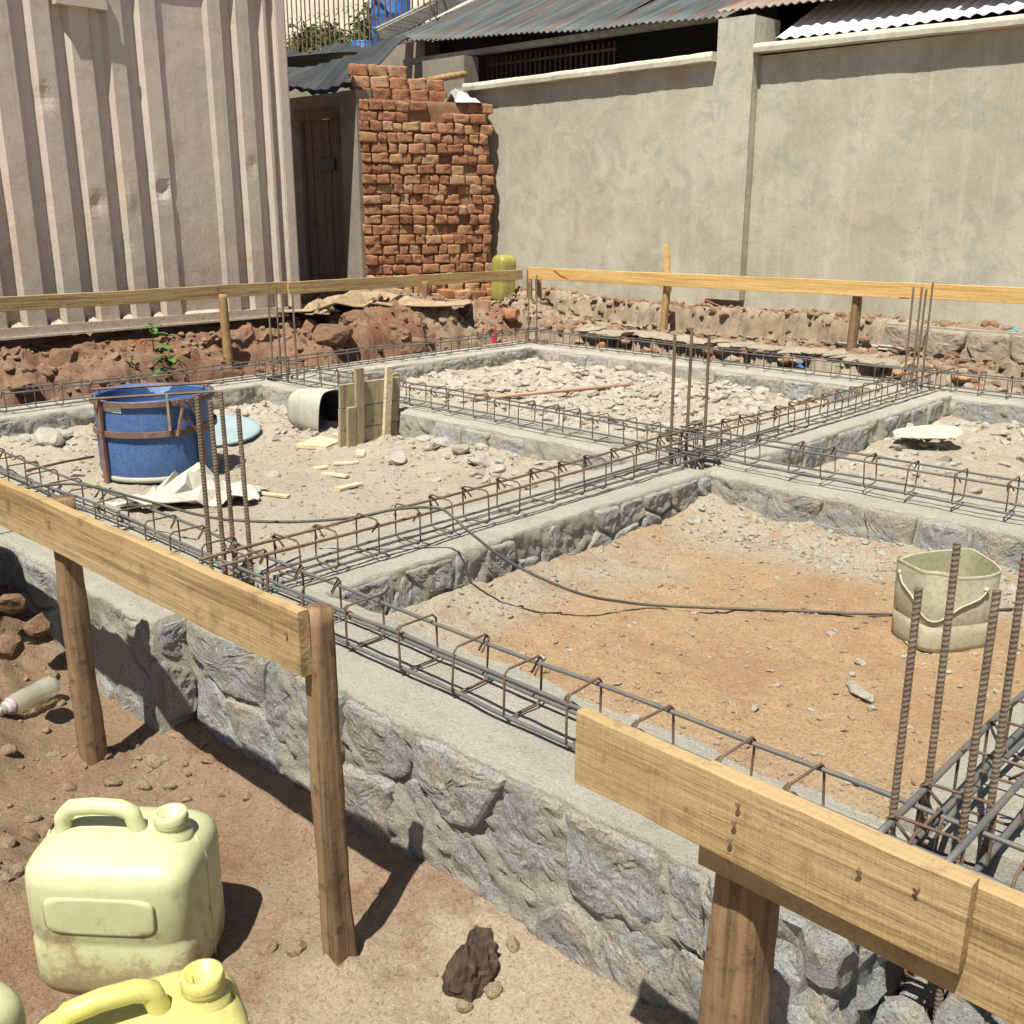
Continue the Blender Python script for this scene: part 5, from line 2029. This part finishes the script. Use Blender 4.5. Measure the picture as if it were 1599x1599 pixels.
# undercut ledge stones and the bank's bedded stones
r_ = np.random.RandomState(9)
tb = thing('ledge_wall', 'low crumbling stone ledge beyond the far foundation wall', 'ledge', (-4.6, 7.55, -.3))
for i in range(64):
    x = -6.5 + i * .068 + r_.uniform(-.02, .02)
    z = r_.choice([-.20, -.12, -.04, .02])
    s = r_.uniform(.035, .075)
    v = rock_v(600 + i, 2, 8) * np.array([s * 1.3, s, s * .65]) @ euler(r_.uniform(-.3, .3), r_.uniform(-.3, .3), r_.uniform(0, 6)).T
    mk('stone', v + np.array([x, 7.47 + r_.uniform(-.03, .05) - .10 * float(sstep(-4.2, -3.2, np.array(x))), z]), ICO[2][1], M_STONE_B if r_.rand() < .7 else M_BRICK, tb)
for i in range(26):
    x = -6.15 + i * .115
    v = rock_v(700 + i, 2, 5, .2) * np.array([.13, .15, .026]) @ euler(r_.uniform(-.05, .05), r_.uniform(-.1, .1), r_.uniform(-.4, .4)).T
    mk('cap_stone', v + np.array([x, 7.55 - .09 * float(sstep(-4.2, -3.2, np.array(x))), .075 + r_.uniform(-.012, .012)]), ICO[2][1], M_STONE_B, tb)
tb = thing('retaining_base', 'rough stone footing of the boundary wall at the right', 'footing', (-2.2, 8.15, -.2))
stones(tb, (-3.6, 8.10, 0), (1, 0, 0), (0, -1, 0), 3.4, -.16, .27, .28, 77, M_STONE_B, .03, .05)
mb = MB()
mb.box((-3.6, 8.12, -.3), (-.2, 8.35, .28))
mb.build('mortar_core', M_MORTAR, tb)

# big clods and boulders of earth on the left bank, with an old sack draped on the mound
for k, (u, v, x, s, lab) in enumerate(((100, 560, -7.05, .09, 'red-brown clod on the bank edge at the left under the container'), (40, 600, -6.85, .09, 'rough clod at the far left above the left cage'),
                                      (300, 560, -7.05, .07, 'rounded clod right of the green weeds'), (560, 500, -7.25, .13, 'big pale earth boulder under the dirty sack'),
                                      (598, 505, -7.15, .12, 'round brown boulder right of the pale one on the mound'), (520, 520, -7.0, .15, 'crumbly clod at the left foot of the mound'),
                                      (640, 545, -6.9, .14, 'soil lump at the right foot of the mound'), (800, 490, -7.0, .10, 'broken red brick lump near the far corner'), (700, 505, -7.2, .15, 'soil lump right of the leaning post'))):
    c = atx(u, v, x)
    rock('earth_clod', c, (s, s * 1.2, s * .75), 170 + k, M_BRICK if k == 7 else M_CLOD, (0.2, .1, k), 3, None, 5, label=lab, category='earth clod', group='large clods of dug earth on the bank')
c = atx(585, 462, -7.55)
drape('dirty_sack', c[0] + .05, c[1], c[2] - .07, .78, .46, .16, 2.2, M_SACK, rad(80), .008, 26, 1.1, label='dirty woven sack draped over the earth mound behind the weathered board', category='sack')
c = atx(500, 478, -7.45)
drape('cloth_bundle', c[0], c[1], c[2] - .05, .17, .15, .12, 4.2, M_SACK, 0, .008, 20, 1.4, label='knotted dirty cloth bundle at the left end of the mound', category='cloth')

# ------------------------------------------------------------------ weeds
def weed(label, c, h, n, seed):
    t = thing('weed', label, 'weed', c, 'green weeds on the bank')
    r = np.random.RandomState(seed)
    c = np.array(c, float)
    mb = MB()
    mb.tube([c, c + np.array([.01, .0, h * .6]), c + np.array([.015, .01, h])], .004, 5)
    mb.build('stem', M_LEAF, t)
    for i in range(n):
        a = r.uniform(0, 6.3)
        zz = h * r.uniform(.3, 1)
        l = h * r.uniform(.35, .6)
        w = l * .22
        dr = r.uniform(-.2, .5)
        d = np.array([math.cos(a), math.sin(a), 0])
        s = np.array([-d[1], d[0], 0])
        rows = []
        for q, ww in ((0, .15), (.3, .8), (.6, 1), (.85, .6), (1, .05)):
            p = c + np.array([0, 0, zz]) + d * l * q + np.array([0, 0, l * (.55 * q - (.5 + dr) * q * q)])
            rows.append((p - s * w * ww, p + np.array([0, 0, -.15 * w]), p + s * w * ww))
        mb = MB()
        mb.loft([np.array(q) for q in rows], False, False)
        mb.build('leaf', M_LEAF, t, True)


c = atx(240, 552, -7.12)
weed('small leafy green weed growing under the container', (c[0], c[1], max(c[2], zat(z_bankl, c[0], c[1]))), .22, 15, 1)
c = atx(266, 600, -6.80)
weed('spreading green weed behind the blue drum, lower on the bank', (c[0], c[1], max(c[2], zat(z_bankl, c[0], c[1]))), .26, 26, 2)
c = atx(206, 575, -6.95)
weed('sparse thin weed left of the leafy ones on the bank', (c[0], c[1], max(c[2], zat(z_bankl, c[0], c[1]))), .10, 7, 3)

# ------------------------------------------------------------------ jerrycans
def jerrycan(label, cx, cy, z0, rot, mat, h=.355, sx=.155, sy=.115, group='jerrycans in the near yard', tilt=0.0, top=True):
    """local x: handle runs along x, neck at +x end"""
    t = thing('jerrycan', label, 'jerrycan', (cx, cy, z0), group)
    Rm = rotz(rot) @ euler(tilt, 0, 0)
    o = np.array([cx, cy, z0])
    n = 48

    def W(p):
        return np.asarray(p) @ Rm.T + o
    b = h * .80
    prof = [(.86, .86, 0), (.95, .94, .008), (.99, .98, .03), (1, 1, .06), (1, 1, b * .40), (.985, .98, b * .43), (.985, .98, b * .47), (1, 1, b * .50), (1, 1, b * .86), (.985, .97, b * .93), (.93, .88, b * .985), (.82, .72, b * 1.03), (.62, .45, b * 1.06), (.3, .2, b * 1.07)]
    mb = MB()
    mb.loft([W(sq_ring(0, 0, z, sx * a, sy * c_, n, 4.5)) for a, c_, z in prof])
    mb.build('body', mat, t, True)
    if not top:
        return t
    # handle: arch with a slot
    hz = b * 1.04
    pts = [(-sx * .72, 0, hz - .02), (-sx * .70, 0, hz + .030), (-sx * .58, 0, hz + .052), (-sx * .3, 0, hz + .058), (0, 0, hz + .056), (sx * .14, 0, hz + .046), (sx * .20, 0, hz + .01), (sx * .20, 0, hz - .02)]
    P = []
    for a, c_ in zip(pts[:-1], pts[1:]):
        for q in (0, .33, .66):
            P.append(np.array(a) + (np.array(c_) - np.array(a)) * q)
    P.append(np.array(pts[-1]))
    mb = MB()
    mb.tube(W(P), .018, 10)
    mb.build('handle', mat, t, True)
    # neck and cap threads
    mb = MB()
    th = np.arange(24) * 2 * math.pi / 24
    secs = []
    for r, z in ((.046, hz - .03), (.040, hz + .008), (.032, hz + .016), (.032, hz + .024), (.035, hz + .027), (.032, hz + .032), (.035, hz + .037), (.032, hz + .042), (.033, hz + .052), (.026, hz + .053), (.026, hz + .01)):
        secs.append(W(np.stack([sx * .62 + r * np.cos(th), r * np.sin(th), 0 * th + z], -1)))
    mb.loft(secs)
    mb.build('neck', mat, t, True)
    zs = np.linspace(.01, b * 1.03, 20)
    for sgn in (-1, 1):
        mb = MB()
        mb.tube(W([(sgn * sx * (1.001 if q < b * .9 else 1.0 - .9 * (q - b * .9) / b), .0, q) for q in zs]), .0022, 5)
        mb.build('mould_seam', mat, t, True)
    # raised panels on the two broad sides
    for s in (-1, 1):
        mb = MB()
        ring = []
        for k, dd in ((1.0, -.002), (.94, .0025), (.80, .0025)):
            q = sq_ring(0, 0, 0, sx * .66 * k, b * .15 * k, 32, 5)
            ring.append(W(np.stack([q[:, 0], s * (sy * .995 + dd) + 0 * q[:, 0], q[:, 1] + b * .68], -1)))
        mb.loft(ring)
        mb.build('raised_panel', mat, t, True)
    return t


jerrycan('pale greenish-white jerrycan in front of the leaning post', -1.885, .800, -.405, rad(40), M_JERRY_W, .375, .175, .135)
jerrycan('yellow jerrycan nearest the viewer at the bottom left', -1.345, .560, -.405, rad(70), M_JERRY_Y, .40, .165, .125)
jerrycan('jerrycan just showing its shoulder at the lower left edge of the photo', -1.70, .335, -.405, rad(20), M_JERRY_W, .36, .16, .12)
wj = BP(1.52, .25, .2)
jerrycan('weathered yellow jerrycan standing between brick wall and boundary wall', -7.83, 8.08, .22, rad(80), M_JERRY_O, .56, .105, .11, 'jerrycan at the back', 0.05, False)

# invented drum, out of frame on the left, added to cast a round shadow
barrel('unseen drum added in the yard beyond the left edge to cast a round shadow', -3.66, .80, -.42, .29, .88, M_BLACK, 'drum')

# ------------------------------------------------------------------ stump, bottle, column hole stones
v_ = rock_v(411, 4, 6, .35) * np.array([.055, .05, .105])
v_ += .010 * ridge(v_ * np.array([1, 1, .25]), 40, 3, .6, seed=97)[:, None] * v_ / np.linalg.norm(v_, axis=1)[:, None]
v_ = v_ @ euler(-.25, .2, .4).T + np.array([-1.31, 1.24, -.385])
mk('charred_stump', v_, ICO[4][1], M_BARK, None, False, label='dark charred stump standing on the sand near the front wall', category='stump')


def bottle():
    A, B = atz(86, 1068, -.30), atz(26, 1098, -.30)
    d = (B - A) / np.linalg.norm(B - A)
    L = .23
    t = thing('plastic_bottle', 'empty clear plastic bottle lying on the earth at the left edge', 'bottle', (A[0], A[1], A[2]))
    s = [(0, .012), (.006, .030), (.02, .034), (.06, .033), (.065, .031), (.07, .033), (.10, .031), (.105, .033), (.15, .033), (.18, .024), (.195, .014), (.215, .0135)]
    mb = MB()
    mb.tube([A + d * a for a, r in s], 1, 18, rs=[r for a, r in s])
    mb.build('body', M_BOTTLE, t, True)
    mb = MB()
    mb.tube([A + d * .208, A + d * .232], .0155, 14)
    mb.build('cap', M_STICKER, t, True)
    mb = MB()
    mb.tube([A + d * .165, A + d * .176, A + d * .190], .02, 14, rs=[.0295, .0255, .0185])
    mb.build('label_wrap', M_WRAP, t, True)


bottle()

v_, f_ = box_sub(.25, .22, .29, 11, .035, 181, .02)
v_ += .012 * ridge(v_ + 3, 22, 4, .65, seed=183)[:, None] * v_ / np.linalg.norm(v_, axis=1)[:, None]
mk('rubble_stone', v_ + np.array([-.715, 1.495, -.148]), f_, M_STONE, None, False, label='big squared granite block left of the column hole', category='stone', group='broken stones round the open column hole')
hole = [((-.54, 1.60, -.30), (.085, .07, .10), 182, (.3, .5, .4), 'slanted broken slab deep in the column hole', 3),
        ((-.44, 1.72, -.26), (.10, .05, .12), 183, (.1, .2, 1.0), 'upright stone at the back of the column hole', 3),
        ((-.62, 1.42, -.42), (.09, .06, .09), 184, (.4, .1, .7), 'splintered stone at the foot of the squared block', 3),
        ((-.50, 1.40, -.44), (.07, .07, .06), 185, (.1, .5, .2), 'low stone between the bars at the bottom of the hole', 3),
        ((-.26, 1.50, -.20), (.14, .12, .13), 186, (.1, -.1, .4), 'large grey block right of the column hole', 4),
        ((-.36, 1.40, -.40), (.08, .06, .07), 187, (.1, .3, .8), 'small stone under the right block of the hole', 3),
        ((-.80, 1.36, -.44), (.11, .07, .06), 188, (.1, .1, .2), 'low rough stone beside the near round post', 3)]
for k in range(16):
    hole.append(((-.60 + .28 * rng.random(), 1.46 + .33 * rng.random(), -.50 + .20 * rng.random()), (.03 + .05 * rng.random(), .03 + .03 * rng.random(), .02 + .05 * rng.random()), 300 + k, (rng.uniform(-.6, .6), rng.uniform(-.6, .6), rng.uniform(0, 6)), 'broken grey stone piece lying inside the open column hole', 3))
for (c, s, sd, ro, lab, sub) in hole:
    rock('rubble_stone', c, s, sd, M_STONE, ro, sub, None, 9, label=lab, category='stone', group='broken stones round the open column hole')
# dark clods at the left edge
for k, (u, v, y, s, lab) in enumerate(((12, 1010, 1.0, .05, 'brown earth lump at the left edge above the bottle'), (20, 940, 1.18, .05, 'small clod against the wall at the left edge'), (60, 975, 1.2, .05, 'rounded clod at the foot of the wall, left of the leaning post'), (8, 1568, .62, .02, 'grey pebble at the lower left corner'))):
    c = aty(u, v, y) if k < 3 else atz(u, v, -.37)
    rock('earth_clod', c, (s, s * .9, s * .8), 191 + k, M_CLOD if k < 3 else M_STONE, (0, 0, k), 3, None, 6, label=lab, category='earth clod' if k < 3 else 'stone', group='clods in the near yard')

# ------------------------------------------------------------------ loose bar / hose across the site, strings, scraps
pts = [atz(-60, 786, .15), atz(0, 771, .15), atz(70, 758, .18), atz(135, 758, .18), atz(230, 782, .14), atz(331, 808, .11), atz(440, 815, .10), atz(545, 809, .13), atz(620, 795, .165), atz(680, 793, .165), atz(705, 805, .15),
       atz(735, 832, .10), atz(800, 880, .0), atz(900, 925, -.09), atz(975, 940, -.15), atz(1040, 946, -.178), atz(1220, 953, -.185), atz(1400, 959, -.185), atz(1599, 950, -.185)]
P = []
pts = np.array(pts)
for i in range(len(pts) - 1):
    a, b, c_, d_ = pts[max(i - 1, 0)], pts[i], pts[i + 1], pts[min(i + 2, len(pts) - 1)]
    for q in np.linspace(0, 1, 8)[:-1]:
        P.append(.5 * ((2 * b) + (-a + c_) * q + (2 * a - 5 * b + 4 * c_ - d_) * q ** 2 + (-a + 3 * b - 3 * c_ + d_) * q ** 3))
mb = MB()
mb.tube(P, .0052, 7)
mb.build('black_hose', M_WIRE, None, True, label='thin black hose sagging across the cages and the orange floor to the cut pail', category='hose')

mb = MB()
A = atz(40, 735, .14)
B = atz(146, 713, .0)
mb.tube([A, (A + B) / 2 + np.array([0, 0, .004]), B], .006, 6)
mb.build('loose_rod', M_BAR_RUST, None, True, label='rusty rod running from the left end of the front cage toward the blue drum', category='rod')
q = aty(773, 512, 6.86)
mb = MB()
mb.box((q[0] - .012, q[1] - .004, q[2] - .20), (q[0] + .012, q[1], q[2]))
mb.box((q[0] - .035, q[1] - .008, q[2] - .22), (q[0] - .012, q[1] - .005, q[2] - .06))
mb.build('red_ribbon', M_RED, None, False, label='red plastic ribbon tied on the far cage below the brick wall', category='ribbon')
c = aty(1582, 512, 8.2)
drape('plastic_scrap', c[0], c[1], .285, .09, .05, .03, 1.2, M_TEAL, 0, .003, 8, label='teal plastic scrap at the foot of the boundary wall, right edge', category='scrap')
for k, (u, v) in enumerate(((1250, 573), (1276, 571))):
    c = aty(u, v, 7.40)
    drape('plastic_scrap', c[0], c[1], c[2], .03, .02, .03, 2.2 + k, M_BRBLUE, k, .003, 6, label=('left of two blue plastic scraps in the hollow beyond the far cage', 'right of two blue plastic scraps in the hollow beyond the far cage')[k], category='scrap')
# pink string along the far boards
mb = MB()
A, B = np.array([-6.86, 7.79, .60]), np.array([-6.75, 8.05, .31])
mb.tube([A, A + np.array([.10, .0, -.05]), A + np.array([.24, .02, -.12])], .003, 5)
mb.tube([np.array([-5.50, 8.2, .40]), np.array([-5.2, 8.25, .30]), np.array([-4.9, 8.25, .29])], .003, 5)
mb.build('pink_string', M_RED, None, False, label='pink setting-out string hanging near the far board', category='string')
